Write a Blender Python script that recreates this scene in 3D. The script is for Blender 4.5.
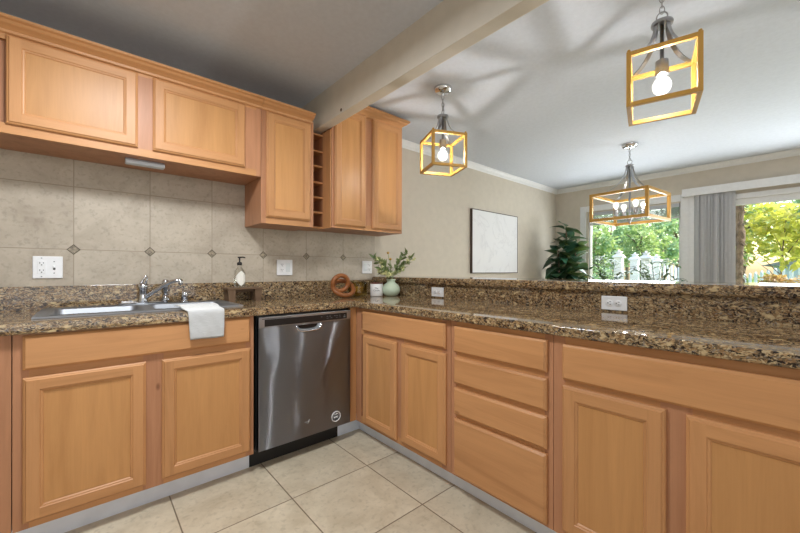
import bpy, bmesh, math, random
from mathutils import Vector, Matrix
random.seed(7)
for o in list(bpy.data.objects):
    bpy.data.objects.remove(o, do_unlink=True)
scene = bpy.context.scene
C = scene.collection
PI = math.pi
def R(d): return math.radians(d)

# ---------------------------------------------------------------- camera
cam_d = bpy.data.cameras.new('camera'); cam = bpy.data.objects.new('camera', cam_d); C.objects.link(cam)
cam.location = (0, 0, 1.125)
cam.rotation_euler = (Matrix.Rotation(-math.atan2(311.7, 356.0), 3, 'Z') @ Matrix.Rotation(PI/2, 3, 'X') @ Matrix.Rotation(R(.08), 3, 'Z')).to_euler()
cam_d.sensor_width = 36; cam_d.lens = 36*356.0/800
cam_d.shift_y = 3.8/800
cam_d.clip_start = 0.02; cam_d.clip_end = 200
scene.camera = cam

# ---------------------------------------------------------------- sky, sun, area lights, exposure
SKY = 2.0; SUN = 8.0; FILL = 29; SIDE = 11; KIT = 36; PEND = 12; CHAN = 2.0; DAY = 23
w = bpy.data.worlds.new('sky'); scene.world = w; w.use_nodes = True
nt = w.node_tree; nt.nodes.clear()
sky = nt.nodes.new('ShaderNodeTexSky'); sky.sky_type = 'NISHITA'
sky.sun_disc = False; sky.sun_elevation = R(48); sky.sun_rotation = R(120); sky.air_density = 1.3; sky.dust_density = 3.0
bg = nt.nodes.new('ShaderNodeBackground'); bg.inputs[1].default_value = 0.28*SKY
wo = nt.nodes.new('ShaderNodeOutputWorld')
nt.links.new(sky.outputs[0], bg.inputs[0]); nt.links.new(bg.outputs[0], wo.inputs[0])

sd = bpy.data.lights.new('sun', 'SUN'); sun = bpy.data.objects.new('sun', sd); C.objects.link(sun)
sd.energy = SUN; sd.angle = R(1.2); sd.color = (1, .95, .86)
sun.rotation_euler = Vector((-0.42, 1.0, -0.62)).to_track_quat('-Z', 'Y').to_euler()
sun.location = (12, -8, 9)

def area(name, loc, direction, sx, sy, power, col=(1, 1, 1), spread=180):
    l = bpy.data.lights.new(name, 'AREA'); o = bpy.data.objects.new(name, l); C.objects.link(o)
    l.shape = 'RECTANGLE'; l.size = sx; l.size_y = sy; l.energy = power; l.color = col; l.spread = R(spread)
    o.location = loc; o.rotation_euler = Vector(direction).to_track_quat('-Z', 'Y').to_euler()
    return o
# added fill lights behind and left of the camera, no windows there
area('fill_rear', (0.2, -2.40, 1.45), (0.05, 1, 0.12), 2.6, 1.7, FILL, (.90, .95, 1))
area('fill_side', (-2.1, -0.6, 1.3), (1, .25, 0.0), 3.2, 2.1, SIDE, (.95, .97, 1))
# daylight entering through the window and the glass door of the dining room
area('daylight_dining', (5.60, 1.62, 1.42), (-1, 0.05, 0.02), 1.05, .75, DAY, (.92, .97, 1))
area('daylight_patio', (5.60, -0.45, 1.2), (-1, 0.05, 0.02), 1.6, 1.4, DAY*2.2, (.92, .97, 1))
# the kitchen's ceiling lamp
kl = bpy.data.lights.new('kitchen_lamp', 'AREA'); ko = bpy.data.objects.new('kitchen_lamp', kl); C.objects.link(ko)
kl.shape = 'DISK'; kl.size = .38; kl.energy = KIT; kl.color = (.91, .955, 1)
ko.location = (0.16, 1.30, 2.302)

scene.view_settings.view_transform = 'Standard'; scene.view_settings.look = 'None'
scene.view_settings.gamma = 1.0; scene.view_settings.use_curve_mapping = False
scene.view_settings.exposure = 0.0

# ---------------------------------------------------------------- materials
def s2l(c):
    return tuple(((v/255)/12.92 if v/255 <= .04045 else ((v/255+.055)/1.055)**2.4) for v in c) + (1,)
class NT:
    def __init__(s, name):
        s.m = bpy.data.materials.new(name); s.m.use_nodes = True; s.t = s.m.node_tree
        s.b = s.t.nodes['Principled BSDF']
    def n(s, kind, **kw):
        x = s.t.nodes.new('ShaderNode'+kind)
        for k, v in kw.items():
            if k.startswith('i_'):
                kk = k[2:]; kk = int(kk) if kk.isdigit() else kk
                x.inputs[kk].default_value = v
            else: setattr(x, k, v)
        return x
    def l(s, a, b): s.t.links.new(a, b)
    def math(s, op, a, b=None, c=None):
        x = s.n('Math', operation=op)
        for k, v in enumerate((a, b, c)):
            if v is None: continue
            if isinstance(v, (int, float)): x.inputs[k].default_value = v
            else: s.l(v, x.inputs[k])
        return x.outputs[0]
    def mix(s, f, a, b, mode='MIX'):
        x = s.n('Mix', data_type='RGBA', blend_type=mode)
        for k, v in ((0, f), (6, a), (7, b)):
            if isinstance(v, (int, float, tuple)): x.inputs[k].default_value = v
            else: s.l(v, x.inputs[k])
        return x.outputs[2]
    def ramp(s, f, stops, interp='LINEAR'):
        x = s.n('ValToRGB'); x.color_ramp.interpolation = interp
        e = x.color_ramp.elements
        while len(e) < len(stops): e.new(.5)
        for el, (p, c) in zip(e, stops): el.position = p; el.color = c
        s.l(f, x.inputs[0]); return x.outputs[0]
    def bump(s, h, strength, dist=.01):
        x = s.n('Bump'); x.inputs['Strength'].default_value = strength; x.inputs['Distance'].default_value = dist
        s.l(h, x.inputs['Height']); s.l(x.outputs[0], s.b.inputs['Normal'])
    def coords(s, scale=(1, 1, 1), rand=True):
        tc = s.n('TexCoord'); mp = s.n('Mapping'); mp.inputs['Scale'].default_value = scale
        if rand:
            oi = s.n('ObjectInfo'); v = s.n('VectorMath', operation='MULTIPLY_ADD')
            cx = s.n('CombineXYZ'); s.l(oi.outputs['Random'], cx.inputs[0]); s.l(oi.outputs['Random'], cx.inputs[1]); s.l(oi.outputs['Random'], cx.inputs[2])
            s.l(cx.outputs[0], v.inputs[0]); v.inputs[1].default_value = (37, 53, 71); s.l(tc.outputs['Object'], v.inputs[2])
            s.l(v.outputs[0], mp.inputs[0])
        else: s.l(tc.outputs['Object'], mp.inputs[0])
        return mp.outputs[0]
def simple(name, rgb, rough=.5, metal=0, spec=.5, var=0.0, scale=30):
    n = NT(name); c = s2l(rgb)
    n.b.inputs['Roughness'].default_value = rough; n.b.inputs['Metallic'].default_value = metal
    n.b.inputs['Specular IOR Level'].default_value = spec
    ns = n.n('TexNoise', i_Scale=scale, i_Detail=3.0); n.l(n.coords(), ns.inputs[0])
    d = max(var, .03)
    n.l(n.ramp(ns.outputs[0], [(.3, tuple(v*(1-d) for v in c[:3])+(1,)), (.7, tuple(min(1, v*(1+d)) for v in c[:3])+(1,))]), n.b.inputs['Base Color'])
    return n.m
def wood(name, base, axis, rough=.42, dark=.82):
    n = NT(name)
    sc = [9, 9, 9]; sc[axis] = .9
    v = n.coords(tuple(sc))
    a = n.n('TexNoise', i_Scale=1.6, i_Detail=5.0, i_Roughness=.6, i_Distortion=.9); n.l(v, a.inputs[0])
    sf = [70, 70, 70]; sf[axis] = 2.2
    vf = n.coords(tuple(sf))
    f = n.n('TexNoise', i_Scale=3.0, i_Detail=3.0); n.l(vf, f.inputs[0])
    c = s2l(base)
    hi = tuple(min(1, x*1.09) for x in c[:3])+(1,); lo = (c[0]*dark, c[1]*(dark-.04), c[2]*(dark-.08), 1)
    col = n.ramp(a.outputs[0], [(.28, lo), (.5, c), (.72, hi)])
    col = n.mix(n.ramp(f.outputs[0], [(.35, (.10,)*3+(1,)), (.62, (0, 0, 0, 1))]), col, (lo[0]*.75, lo[1]*.7, lo[2]*.62, 1))
    # small knots and flecks
    k = n.n('TexVoronoi', i_Scale=1.0); n.l(n.coords(tuple(5 if i != axis else 2.5 for i in range(3))), k.inputs[0])
    kn = n.ramp(k.outputs['Distance'], [(.02, (.75,)*3+(1,)), (.055, (0, 0, 0, 1))])
    col = n.mix(kn, col, (lo[0]*.45, lo[1]*.35, lo[2]*.3, 1))
    oi = n.n('ObjectInfo')
    hs = n.n('HueSaturation'); n.l(col, hs.inputs['Color'])
    n.l(n.math('MULTIPLY_ADD', oi.outputs['Random'], .10, .95), hs.inputs['Value'])
    n.l(hs.outputs[0], n.b.inputs['Base Color'])
    n.b.inputs['Roughness'].default_value = rough
    n.b.inputs['Specular IOR Level'].default_value = .38
    n.bump(f.outputs[0], .03, .002)
    return n.m
MAP = (194, 141, 93)
M = {}
M['wood_v'] = wood('maple_vertical', MAP, 2); M['wood_h'] = wood('maple_horizontal', MAP, 0)
M['wood_p'] = wood('maple_panel', (194, 142, 89), 2, .40, .88)
M['wood_f'] = wood('maple_frame', (182, 130, 95), 2)
M['wood_dark'] = wood('walnut_board', (108, 84, 62), 0, .55)
M['wood_knot'] = wood('carved_wood', (150, 92, 50), 0, .35, .6)

def granite():
    n = NT('granite')
    v = n.coords((.78, .78, 1.25), False)
    d = n.n('TexNoise', i_Scale=26.0, i_Detail=4.0); n.l(v, d.inputs[0])
    va = n.n('VectorMath', operation='MULTIPLY_ADD'); n.l(d.outputs['Color'], va.inputs[0]); va.inputs[1].default_value = (.05,)*3; n.l(v, va.inputs[2])
    big = n.n('TexNoise', i_Scale=9.0, i_Detail=5.0, i_Roughness=.7); n.l(v, big.inputs[0])
    base = n.ramp(big.outputs[0], [(.30, s2l((74, 54, 39))), (.44, s2l((126, 101, 71))), (.56, s2l((158, 136, 102))), (.72, s2l((118, 90, 60)))])
    vo = n.n('TexVoronoi', i_Scale=190.0); n.l(va.outputs[0], vo.inputs[0])
    sep = n.n('SeparateColor'); n.l(vo.outputs['Color'], sep.inputs[0])
    cells = n.ramp(sep.outputs[0], [(0, s2l((26, 21, 19))), (.20, s2l((84, 58, 39))), (.36, s2l((164, 132, 91))), (.62, s2l((194, 172, 134))), (.78, s2l((122, 84, 50))), (.91, s2l((112, 110, 110)))], 'CONSTANT')
    col = n.mix(.62, base, cells)
    sp = n.n('TexNoise', i_Scale=80.0, i_Detail=4.0, i_Roughness=.65); n.l(va.outputs[0], sp.inputs[0])
    col = n.mix(n.ramp(sp.outputs[0], [(.545, (0, 0, 0, 1)), (.585, (1, 1, 1, 1))]), col, s2l((38, 29, 26)))
    sp2 = n.n('TexNoise', i_Scale=34.0, i_Detail=3.0); n.l(v, sp2.inputs[0])
    col = n.mix(n.ramp(sp2.outputs[0], [(.60, (0, 0, 0, 1)), (.68, (.75,)*3+(1,))]), col, s2l((206, 182, 138)))
    n.l(col, n.b.inputs['Base Color'])
    n.b.inputs['Roughness'].default_value = .06; n.b.inputs['Specular IOR Level'].default_value = .5
    return n.m
M['granite'] = granite()

def tile(name, c0, c1, grout, ax, ay, x0, y0, p, gw, rough, nscale):
    n = NT(name)
    g = n.n('NewGeometry'); s = n.n('SeparateXYZ'); n.l(g.outputs['Position'], s.inputs[0])
    def cell(o, off):
        return n.math('DIVIDE', n.math('SUBTRACT', s.outputs[o], off), p)
    cx = cell(ax, x0); cy = cell(ay, y0)
    def edge(c):
        fr = n.math('FRACT', c); return n.math('MULTIPLY', n.math('MINIMUM', fr, n.math('SUBTRACT', 1.0, fr)), p)
    e = n.math('MINIMUM', edge(cx), edge(cy))
    line = n.ramp(n.math('DIVIDE', e, gw), [(.42, (1, 1, 1, 1)), (.6, (0, 0, 0, 1))])
    cb = n.n('CombineXYZ'); n.l(n.math('FLOOR', cx), cb.inputs[0]); n.l(n.math('FLOOR', cy), cb.inputs[1])
    wn = n.n('TexWhiteNoise'); n.l(cb.outputs[0], wn.inputs[0])
    off = n.n('VectorMath', operation='MULTIPLY_ADD'); n.l(wn.outputs['Color'], off.inputs[0]); off.inputs[1].default_value = (9, 9, 9); n.l(g.outputs['Position'], off.inputs[2])
    a = n.n('TexNoise', i_Scale=nscale, i_Detail=7.0, i_Roughness=.68, i_Distortion=.5); n.l(off.outputs[0], a.inputs[0])
    f = n.n('TexNoise', i_Scale=nscale*9, i_Detail=3.0); n.l(off.outputs[0], f.inputs[0])
    col = n.ramp(a.outputs[0], [(.3, s2l(c0)), (.55, s2l(c1)), (.75, s2l(tuple(min(255, v+12) for v in c1)))])
    col = n.mix(n.ramp(f.outputs[0], [(.30, (.32,)*3+(1,)), (.46, (0, 0, 0, 1))]), col, s2l(tuple(v*.78 for v in c0)))
    hs = n.n('HueSaturation'); n.l(col, hs.inputs['Color']); n.l(n.math('MULTIPLY_ADD', wn.outputs[0], .10, .95), hs.inputs['Value'])
    n.l(n.mix(line, hs.outputs[0], s2l(grout)), n.b.inputs['Base Color'])
    n.b.inputs['Roughness'].default_value = rough
    n.bump(n.math('ADD', n.math('MULTIPLY', n.math('SUBTRACT', 1.0, line), 1.0), n.math('MULTIPLY', f.outputs[0], .12)), .35, .003)
    return n.m
M['floor'] = tile('floor_tile', (184, 170, 145), (205, 193, 169), (124, 109, 90), 0, 1, .305, 1.215, .452, .0055, .34, 5)
M['splash'] = tile('wall_tile', (167, 154, 136), (186, 174, 156), (156, 143, 125), 0, 2, -.060, 1.235, .341, .0042, .42, 6)
M['wall'] = simple('beige_paint', (206, 197, 182), .8, 0, .3, .02, 14)
M['beam'] = simple('beam_paint', (208, 200, 185), .6, 0, .4, .02, 14)
M['ceil'] = simple('white_ceiling', (208, 213, 222), .85, 0, .2, .015, 40)
M['trim'] = simple('white_trim', (228, 228, 228), .45)
M['plastic'] = simple('white_plastic', (236, 236, 236), .35)
M['slot'] = simple('dark_slot', (40, 38, 36), .6)
M['toe'] = simple('grey_toe_board', (226, 232, 242), .6, 0, .4, .05, 12)
M['black'] = simple('black_plastic', (16, 16, 17), .35)
M['black_m'] = simple('matte_black', (22, 20, 19), .55)
M['chrome'] = simple('chrome', (210, 212, 216), .10, 1)
M['nickel'] = simple('brushed_nickel', (164, 165, 168), .30, 1)
M['gold'] = simple('gold_paint', (186, 142, 66), .45, .2)
M['alu'] = simple('grey_lens', (206, 212, 220), .4)
M['cord'] = simple('frame_brown', (70, 55, 46), .5)
M['ceramic'] = simple('sage_ceramic', (192, 206, 182), .22)
M['candle'] = simple('white_ceramic', (234, 233, 230), .35)
M['label'] = simple('paper_label', (232, 228, 218), .6)
M['flower'] = simple('pale_yellow_petal', (224, 222, 168), .6, 0, .3, .15, 60)
M['flower_o'] = simple('ochre_petal', (196, 156, 74), .6, 0, .3, .15, 60)
M['bark'] = simple('bark', (112, 96, 82), .85, 0, .2, .5, 14)
M['soil'] = simple('soil', (70, 54, 42), .9)
M['pot'] = simple('grey_pot', (120, 116, 110), .6)
M['fence'] = simple('white_vinyl', (226, 230, 236), .45)
M['grass'] = simple('lawn', (104, 132, 62), .9, 0, .2, .3, 3)
M['siding'] = simple('pale_siding', (196, 208, 222), .7)
M['shingle'] = simple('roof_shingle', (150, 148, 150), .8, 0, .3, .15, 8)
M['blind'] = simple('grey_blind', (186, 186, 188), .6)
M['slat'] = simple('window_slat', (182, 184, 188), .5)
def steel(name, base, rough, aniso, warp):
    n = NT(name); n.b.inputs['Metallic'].default_value = 1; n.b.inputs['Base Color'].default_value = s2l(base)
    n.b.inputs['Roughness'].default_value = rough
    n.b.inputs['Anisotropic'].default_value = aniso
    tg = n.n('Tangent', direction_type='UV_MAP'); n.l(tg.outputs[0], n.b.inputs['Tangent']); n.b.inputs['Anisotropic Rotation'].default_value = 0.0
    a = n.n('TexNoise', i_Scale=1.0, i_Detail=1.0); n.l(n.coords((5.5, 5.5, 1.1), False), a.inputs[0])
    f = n.n('TexNoise', i_Scale=1.0, i_Detail=3.0); n.l(n.coords((6, 6, 700), False), f.inputs[0])
    n.l(n.ramp(f.outputs[0], [(.3, (rough*.97,)*3+(1,)), (.7, (rough*1.03,)*3+(1,))]), n.b.inputs['Roughness'])
    n.bump(a.outputs[0], warp, .006)
    return n.m
def brushed():
    n = NT('dishwasher_steel'); n.t.nodes.remove(n.b); out = n.t.nodes['Material Output']
    g = n.n('BsdfAnisotropic'); g.inputs['Color'].default_value = s2l((166, 172, 181)); g.inputs['Roughness'].default_value = .32; g.inputs['Anisotropy'].default_value = ANI
    tg = n.n('Tangent', direction_type='UV_MAP'); n.l(tg.outputs[0], g.inputs['Tangent'])
    a = n.n('TexNoise', i_Scale=1.0, i_Detail=1.0); n.l(n.coords((4, 4, 2.2), False), a.inputs[0])
    bp = n.n('Bump'); bp.inputs['Strength'].default_value = 1.0; bp.inputs['Distance'].default_value = .007; n.l(a.outputs[0], bp.inputs['Height']); n.l(bp.outputs[0], g.inputs['Normal'])
    n.l(g.outputs[0], out.inputs[0]); return n.m
ANI = .93
M['dw'] = brushed()
M['steel'] = steel('sink_steel', (150, 152, 156), .50, .2, .08)
M['dw_trim'] = steel('control_steel', (166, 170, 176), .32, .3, 0.05)
def canvas():
    n = NT('marble_print'); v = n.coords((1, 1, 1), False)
    a = n.n('TexNoise', i_Scale=1.6, i_Detail=8.0, i_Roughness=.6, i_Distortion=1.4); n.l(v, a.inputs[0])
    d = n.math('ABSOLUTE', n.math('SUBTRACT', a.outputs[0], .5))
    n.l(n.ramp(d, [(.0, s2l((214, 214, 216))), (.006, s2l((225, 225, 226))), (.03, s2l((229, 229, 230)))]), n.b.inputs['Base Color'])
    n.b.inputs['Roughness'].default_value = .7; return n.m
M['canvas'] = canvas()
def fabric():
    n = NT('white_towel'); v = n.coords((1, 1, 1), False)
    a = n.n('TexWave', i_Scale=60.0, i_Distortion=2.0, bands_direction='Z'); n.l(v, a.inputs[0])
    n.b.inputs['Base Color'].default_value = s2l((224, 224, 222)); n.b.inputs['Roughness'].default_value = .95
    n.bump(a.outputs[0], .9, .006); return n.m
M['towel'] = fabric()
def glass(name, tint=(1, 1, 1, 1), rough=0.0, refl=.75):
    n = NT(name); t = n.t; t.nodes.remove(n.b)
    out = t.nodes['Material Output']
    tr = n.n('BsdfTransparent'); tr.inputs[0].default_value = tint
    gl = n.n('BsdfGlossy'); gl.inputs['Roughness'].default_value = rough; gl.inputs[0].default_value = (1, 1, 1, 1)
    fr = n.n('Fresnel', i_IOR=1.45)
    ns = n.n('TexNoise', i_Scale=4.0); n.l(n.coords(), ns.inputs[0])
    mx = n.n('MixShader'); n.l(n.math('MULTIPLY', fr.outputs[0], n.math('MULTIPLY_ADD', ns.outputs[0], .1, refl)), mx.inputs[0])
    n.l(tr.outputs[0], mx.inputs[1]); n.l(gl.outputs[0], mx.inputs[2]); n.l(mx.outputs[0], out.inputs[0])
    return n.m
M['glass'] = glass('window_glass', (.97, .99, .98, 1))
M['bottle'] = glass('clear_glass', (.96, .975, .97, 1), .02, .5)
M['amber'] = glass('amber_glass', (.90, .82, .52, 1), .05)
M['lens'] = glass('frosted_lens', (.9, .9, .9, 1), .3)
def leaf(name, c0, c1, trans=.35, rough=.45):
    n = NT(name); out = n.t.nodes['Material Output']
    g = n.n('NewGeometry'); wn = n.n('TexNoise', i_Scale=3.0, i_Detail=4.0); n.l(g.outputs['Position'], wn.inputs[0])
    vo = n.n('TexVoronoi', i_Scale=7.0); n.l(g.outputs['Position'], vo.inputs[0]); sp = n.n('SeparateColor'); n.l(vo.outputs['Color'], sp.inputs[0])
    f = n.math('ADD', n.math('MULTIPLY', wn.outputs[0], .6), n.math('MULTIPLY', sp.outputs[0], .4))
    col = n.ramp(f, [(.3, s2l(c0)), (.7, s2l(c1))]); n.l(col, n.b.inputs['Base Color']); n.b.inputs['Roughness'].default_value = rough
    tl = n.n('BsdfTranslucent'); n.l(n.mix(.4, col, s2l((190, 205, 60))), tl.inputs[0])
    mx = n.n('MixShader'); mx.inputs[0].default_value = trans; n.l(n.b.outputs[0], mx.inputs[1]); n.l(tl.outputs[0], mx.inputs[2]); n.l(mx.outputs[0], out.inputs[0])
    return n.m
M['leaf_fig'] = leaf('fig_leaf', (20, 54, 42), (52, 100, 78), .12, .3)
M['leaf_palm'] = leaf('palm_leaf', (28, 58, 44), (66, 100, 74), .1)
M['leaf_vase'] = leaf('spray_leaf', (92, 112, 72), (164, 176, 124), .2)
M['leaf_a'] = leaf('tree_leaf_green', (104, 146, 98), (194, 212, 160), .4)
M['leaf_b'] = leaf('tree_leaf_dark', (104, 150, 120), (190, 218, 182), .45)
M['leaf_y'] = leaf('tree_leaf_yellow', (140, 150, 60), (238, 226, 120), .5)
M['leaf_r'] = leaf('shrub_leaf_rust', (150, 112, 84), (212, 172, 128), .3)
def emit(name, col, st):
    n = NT(name); n.b.inputs['Base Color'].default_value = (1, 1, 1, 1)
    ly = n.n('TexNoise', i_Scale=1.0); n.l(n.coords(), ly.inputs[0])
    n.l(n.mix(n.math('MULTIPLY', ly.outputs[0], .05), col, (1, 1, 1, 1)), n.b.inputs['Emission Color'])
    n.b.inputs['Emission Strength'].default_value = st; return n.m
# bulb spheres: radiant power = strength * pi * area
M['bulb'] = emit('filament_glow', (1, .98, .95, 1), PEND/(PI*4*PI*.013**2))
M['bulb_s'] = emit('small_filament_glow', (1, .97, .92, 1), CHAN/(PI*4*PI*.013**2))
def envelope():
    n = NT('milky_bulb_glass'); n.t.nodes.remove(n.b); out = n.t.nodes['Material Output']
    tr = n.n('BsdfTransparent'); em = n.n('Emission', i_Strength=2.6); mx = n.n('MixShader')
    ns = n.n('TexNoise', i_Scale=20.0); n.l(n.coords(), ns.inputs[0]); n.l(n.mix(n.math('MULTIPLY', ns.outputs[0], .1), (1, .95, .84, 1), (1, 1, 1, 1)), em.inputs[0])
    mx.inputs[0].default_value = .45; n.l(tr.outputs[0], mx.inputs[1]); n.l(em.outputs[0], mx.inputs[2]); n.l(mx.outputs[0], out.inputs[0]); return n.m
M['env'] = envelope()

# ---------------------------------------------------------------- mesh helpers
def obj(name, bm, mats, parent=None, smooth=None, loc=None):
    me = bpy.data.meshes.new(name)
    if not isinstance(mats, (list, tuple)): mats = [mats]
    for m in mats: me.materials.append(m)
    bmesh.ops.recalc_face_normals(bm, faces=bm.faces)
    uvl = bm.loops.layers.uv.new('UVMap')
    for f in bm.faces:
        for lp in f.loops: lp[uvl].uv = (lp.vert.co.x, lp.vert.co.z+lp.vert.co.y*.37)
    bm.to_mesh(me); bm.free()
    o = bpy.data.objects.new(name, me); C.objects.link(o)
    if parent: o.parent = parent
    if loc: o.location = loc
    if smooth is not None:
        me.shade_smooth() if smooth >= 180 else me.set_sharp_from_angle(angle=R(smooth))
    return o
def B(): return bmesh.new()
def tag(o, label=None, cat=None, group=None, kind=None):
    if label: o['label'] = label
    if cat: o['category'] = cat
    if group: o['group'] = group
    if kind: o['kind'] = kind
    return o
def struct(name, bm, m, parent=None, smooth=None):
    o = obj(name, bm, m, parent, smooth)
    if not parent: o['kind'] = 'structure'
    return o
def thing(name, label, cat, loc=(0, 0, 0), rz=0, group=None):
    o = bpy.data.objects.new(name, None); C.objects.link(o); o.empty_display_size = .05
    o.location = loc; o.rotation_euler = (0, 0, rz)
    return tag(o, label, cat, group)
def dup(root, loc, rz, label=None):
    r = root.copy(); C.objects.link(r); r.location = loc; r.rotation_euler = (0, 0, rz)
    if label: r['label'] = label
    for ch in list(root.children):
        c = ch.copy(); C.objects.link(c); c.parent = r
        for g in list(ch.children):
            d = g.copy(); C.objects.link(d); d.parent = c
    return r
def box(bm, x0, x1, y0, y1, z0, z1, bev=0, mat=0, seg=2):
    vs = [bm.verts.new((x, y, z)) for x in (x0, x1) for y in (y0, y1) for z in (z0, z1)]
    idx = [(0, 1, 3, 2), (4, 6, 7, 5), (0, 4, 5, 1), (2, 3, 7, 6), (0, 2, 6, 4), (1, 5, 7, 3)]
    fs = [bm.faces.new([vs[i] for i in f]) for f in idx]
    for f in fs: f.material_index = mat
    if bev:
        es = list({e for f in fs for e in f.edges})
        r = bmesh.ops.bevel(bm, geom=es, offset=bev, segments=seg, affect='EDGES', profile=.5)
        for f in r['faces']: f.material_index = mat
def lathe(bm, prof, c=(0, 0, 0), n=24, mat=0, axis='Z', cap=True):
    rings = []
    def P(r, h, a):
        x, y = r*math.cos(a), r*math.sin(a)
        p = {'Z': (x, y, h), 'Y': (x, h, y), 'X': (h, x, y)}[axis]
        return (p[0]+c[0], p[1]+c[1], p[2]+c[2])
    for r, h in prof:
        if r < 1e-6: rings.append([bm.verts.new(P(0, h, 0))])
        else: rings.append([bm.verts.new(P(r, h, 2*PI*k/n)) for k in range(n)])
    fs = []
    for a, b in zip(rings, rings[1:]):
        for k in range(n):
            k2 = (k+1) % n
            if len(a) == 1 and len(b) == 1: continue
            if len(a) == 1: fs.append(bm.faces.new((a[0], b[k], b[k2])))
            elif len(b) == 1: fs.append(bm.faces.new((a[k], b[0], a[k2])))
            else: fs.append(bm.faces.new((a[k], b[k], b[k2], a[k2])))
    if cap:
        for rg in (rings[0], rings[-1]):
            if len(rg) > 2: fs.append(bm.faces.new(rg))
    for f in fs: f.material_index = mat; f.smooth = True
def sphere(bm, c, r, mat=0, n=14, sz=1.0):
    lathe(bm, [(r*math.sin(PI*k/n), -r*sz*math.cos(PI*k/n)) for k in range(n+1)], c, n+4, mat, cap=False)
def tube(bm, pts, r, n=8, mat=0, closed=False, cap=True):
    pts = [Vector(p) for p in pts]; N = len(pts)
    rad = r if isinstance(r, (list, tuple)) else [r]*N
    T = []
    for i in range(N):
        if closed: t = pts[(i+1) % N]-pts[i-1]
        else: t = pts[min(i+1, N-1)]-pts[max(i-1, 0)]
        T.append(t.normalized())
    up = Vector((0, 0, 1)) if abs(T[0].z) < .9 else Vector((1, 0, 0))
    u = T[0].cross(up).normalized(); rings = []
    for i in range(N):
        u = (u - T[i]*u.dot(T[i])).normalized(); v = T[i].cross(u)
        rings.append([bm.verts.new(pts[i]+rad[i]*(math.cos(2*PI*k/n)*u+math.sin(2*PI*k/n)*v)) for k in range(n)])
    L = N if closed else N-1
    for i in range(L):
        a, b = rings[i], rings[(i+1) % N]
        sh = 0
        if closed and i == N-1:
            sh = min(range(n), key=lambda s: (a[0].co-b[s].co).length)
        for k in range(n):
            f = bm.faces.new((a[k], a[(k+1) % n], b[(k+1+sh) % n], b[(k+sh) % n])); f.smooth = True; f.material_index = mat
    if cap and not closed:
        for rg in (rings[0], rings[-1]): bm.faces.new(rg).material_index = mat
def ribbon(bm, pts, sides, w, t, mat=0):
    """a flat strap: rectangle w wide (along sides[i]) and t thick swept along pts"""
    pts = [Vector(p) for p in pts]; N = len(pts); rings = []
    for i in range(N):
        T = (pts[min(i+1, N-1)]-pts[max(i-1, 0)]).normalized(); s = Vector(sides).normalized(); s = (s-T*s.dot(T)).normalized(); nn = T.cross(s)
        rings.append([bm.verts.new(pts[i]+a*w/2*s+b*t/2*nn) for a, b in ((-1, -1), (1, -1), (1, 1), (-1, 1))])
    for a, b in zip(rings, rings[1:]):
        for k in range(4): bm.faces.new((a[k], a[(k+1) % 4], b[(k+1) % 4], b[k])).material_index = mat
    bm.faces.new(rings[0]); bm.faces.new(rings[-1])
def prism(bm, prof, axis, a0, a1, mat=0):
    """prof: closed outline of 2D points in the two other axes (in order), extruded along axis from a0 to a1"""
    def P(p, a): return {0: (a, p[0], p[1]), 1: (p[0], a, p[1]), 2: (p[0], p[1], a)}[axis]
    A = [bm.verts.new(P(p, a0)) for p in prof]; Bv = [bm.verts.new(P(p, a1)) for p in prof]; n = len(prof)
    fs = [bm.faces.new(A), bm.faces.new(Bv)]
    for k in range(n): fs.append(bm.faces.new((A[k], A[(k+1) % n], Bv[(k+1) % n], Bv[k])))
    for f in fs: f.material_index = mat
def slab(bm, us, vs, hole, w0, w1, axes=(0, 1, 2), bev=0, bevtest=None):
    """a slab over the grid us x vs without the cells for which hole(i, j); axes say which coordinate u, v, w are"""
    def P(u, v, w):
        p = [0, 0, 0]; p[axes[0]] = u; p[axes[1]] = v; p[axes[2]] = w; return p
    V = {}
    def vt(i, j, k):
        if (i, j, k) not in V: V[(i, j, k)] = bm.verts.new(P(us[i], vs[j], (w0, w1)[k]))
        return V[(i, j, k)]
    nu, nv = len(us)-1, len(vs)-1
    ok = lambda i, j: 0 <= i < nu and 0 <= j < nv and not hole(i, j)
    for i in range(nu):
        for j in range(nv):
            if not ok(i, j): continue
            for k in (0, 1): bm.faces.new((vt(i, j, k), vt(i+1, j, k), vt(i+1, j+1, k), vt(i, j+1, k)))
            for di, dj, a, b in ((-1, 0, (i, j), (i, j+1)), (1, 0, (i+1, j), (i+1, j+1)), (0, -1, (i, j), (i+1, j)), (0, 1, (i, j+1), (i+1, j+1))):
                if not ok(i+di, j+dj): bm.faces.new((vt(*a, 0), vt(*b, 0), vt(*b, 1), vt(*a, 1)))
    if bev:
        es = [e for e in bm.edges if bevtest(e.verts[0].co, e.verts[1].co)]
        bmesh.ops.bevel(bm, geom=es, offset=bev, segments=4, affect='EDGES', profile=.5)
def text_mesh(name, s, size, parent, m, loc, rot, ext=.0006, align='CENTER'):
    cu = bpy.data.curves.new(name, 'FONT'); cu.body = s; cu.size = size; cu.extrude = ext; cu.align_x = align; cu.align_y = 'CENTER'
    t = bpy.data.objects.new('tmp', cu); C.objects.link(t)
    me = bpy.data.meshes.new_from_object(t.evaluated_get(bpy.context.evaluated_depsgraph_get()))
    bpy.data.objects.remove(t, do_unlink=True)
    me.materials.clear(); me.materials.append(m)
    o = bpy.data.objects.new(name, me); C.objects.link(o); o.parent = parent; o.location = loc; o.rotation_euler = rot
    return o

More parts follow.
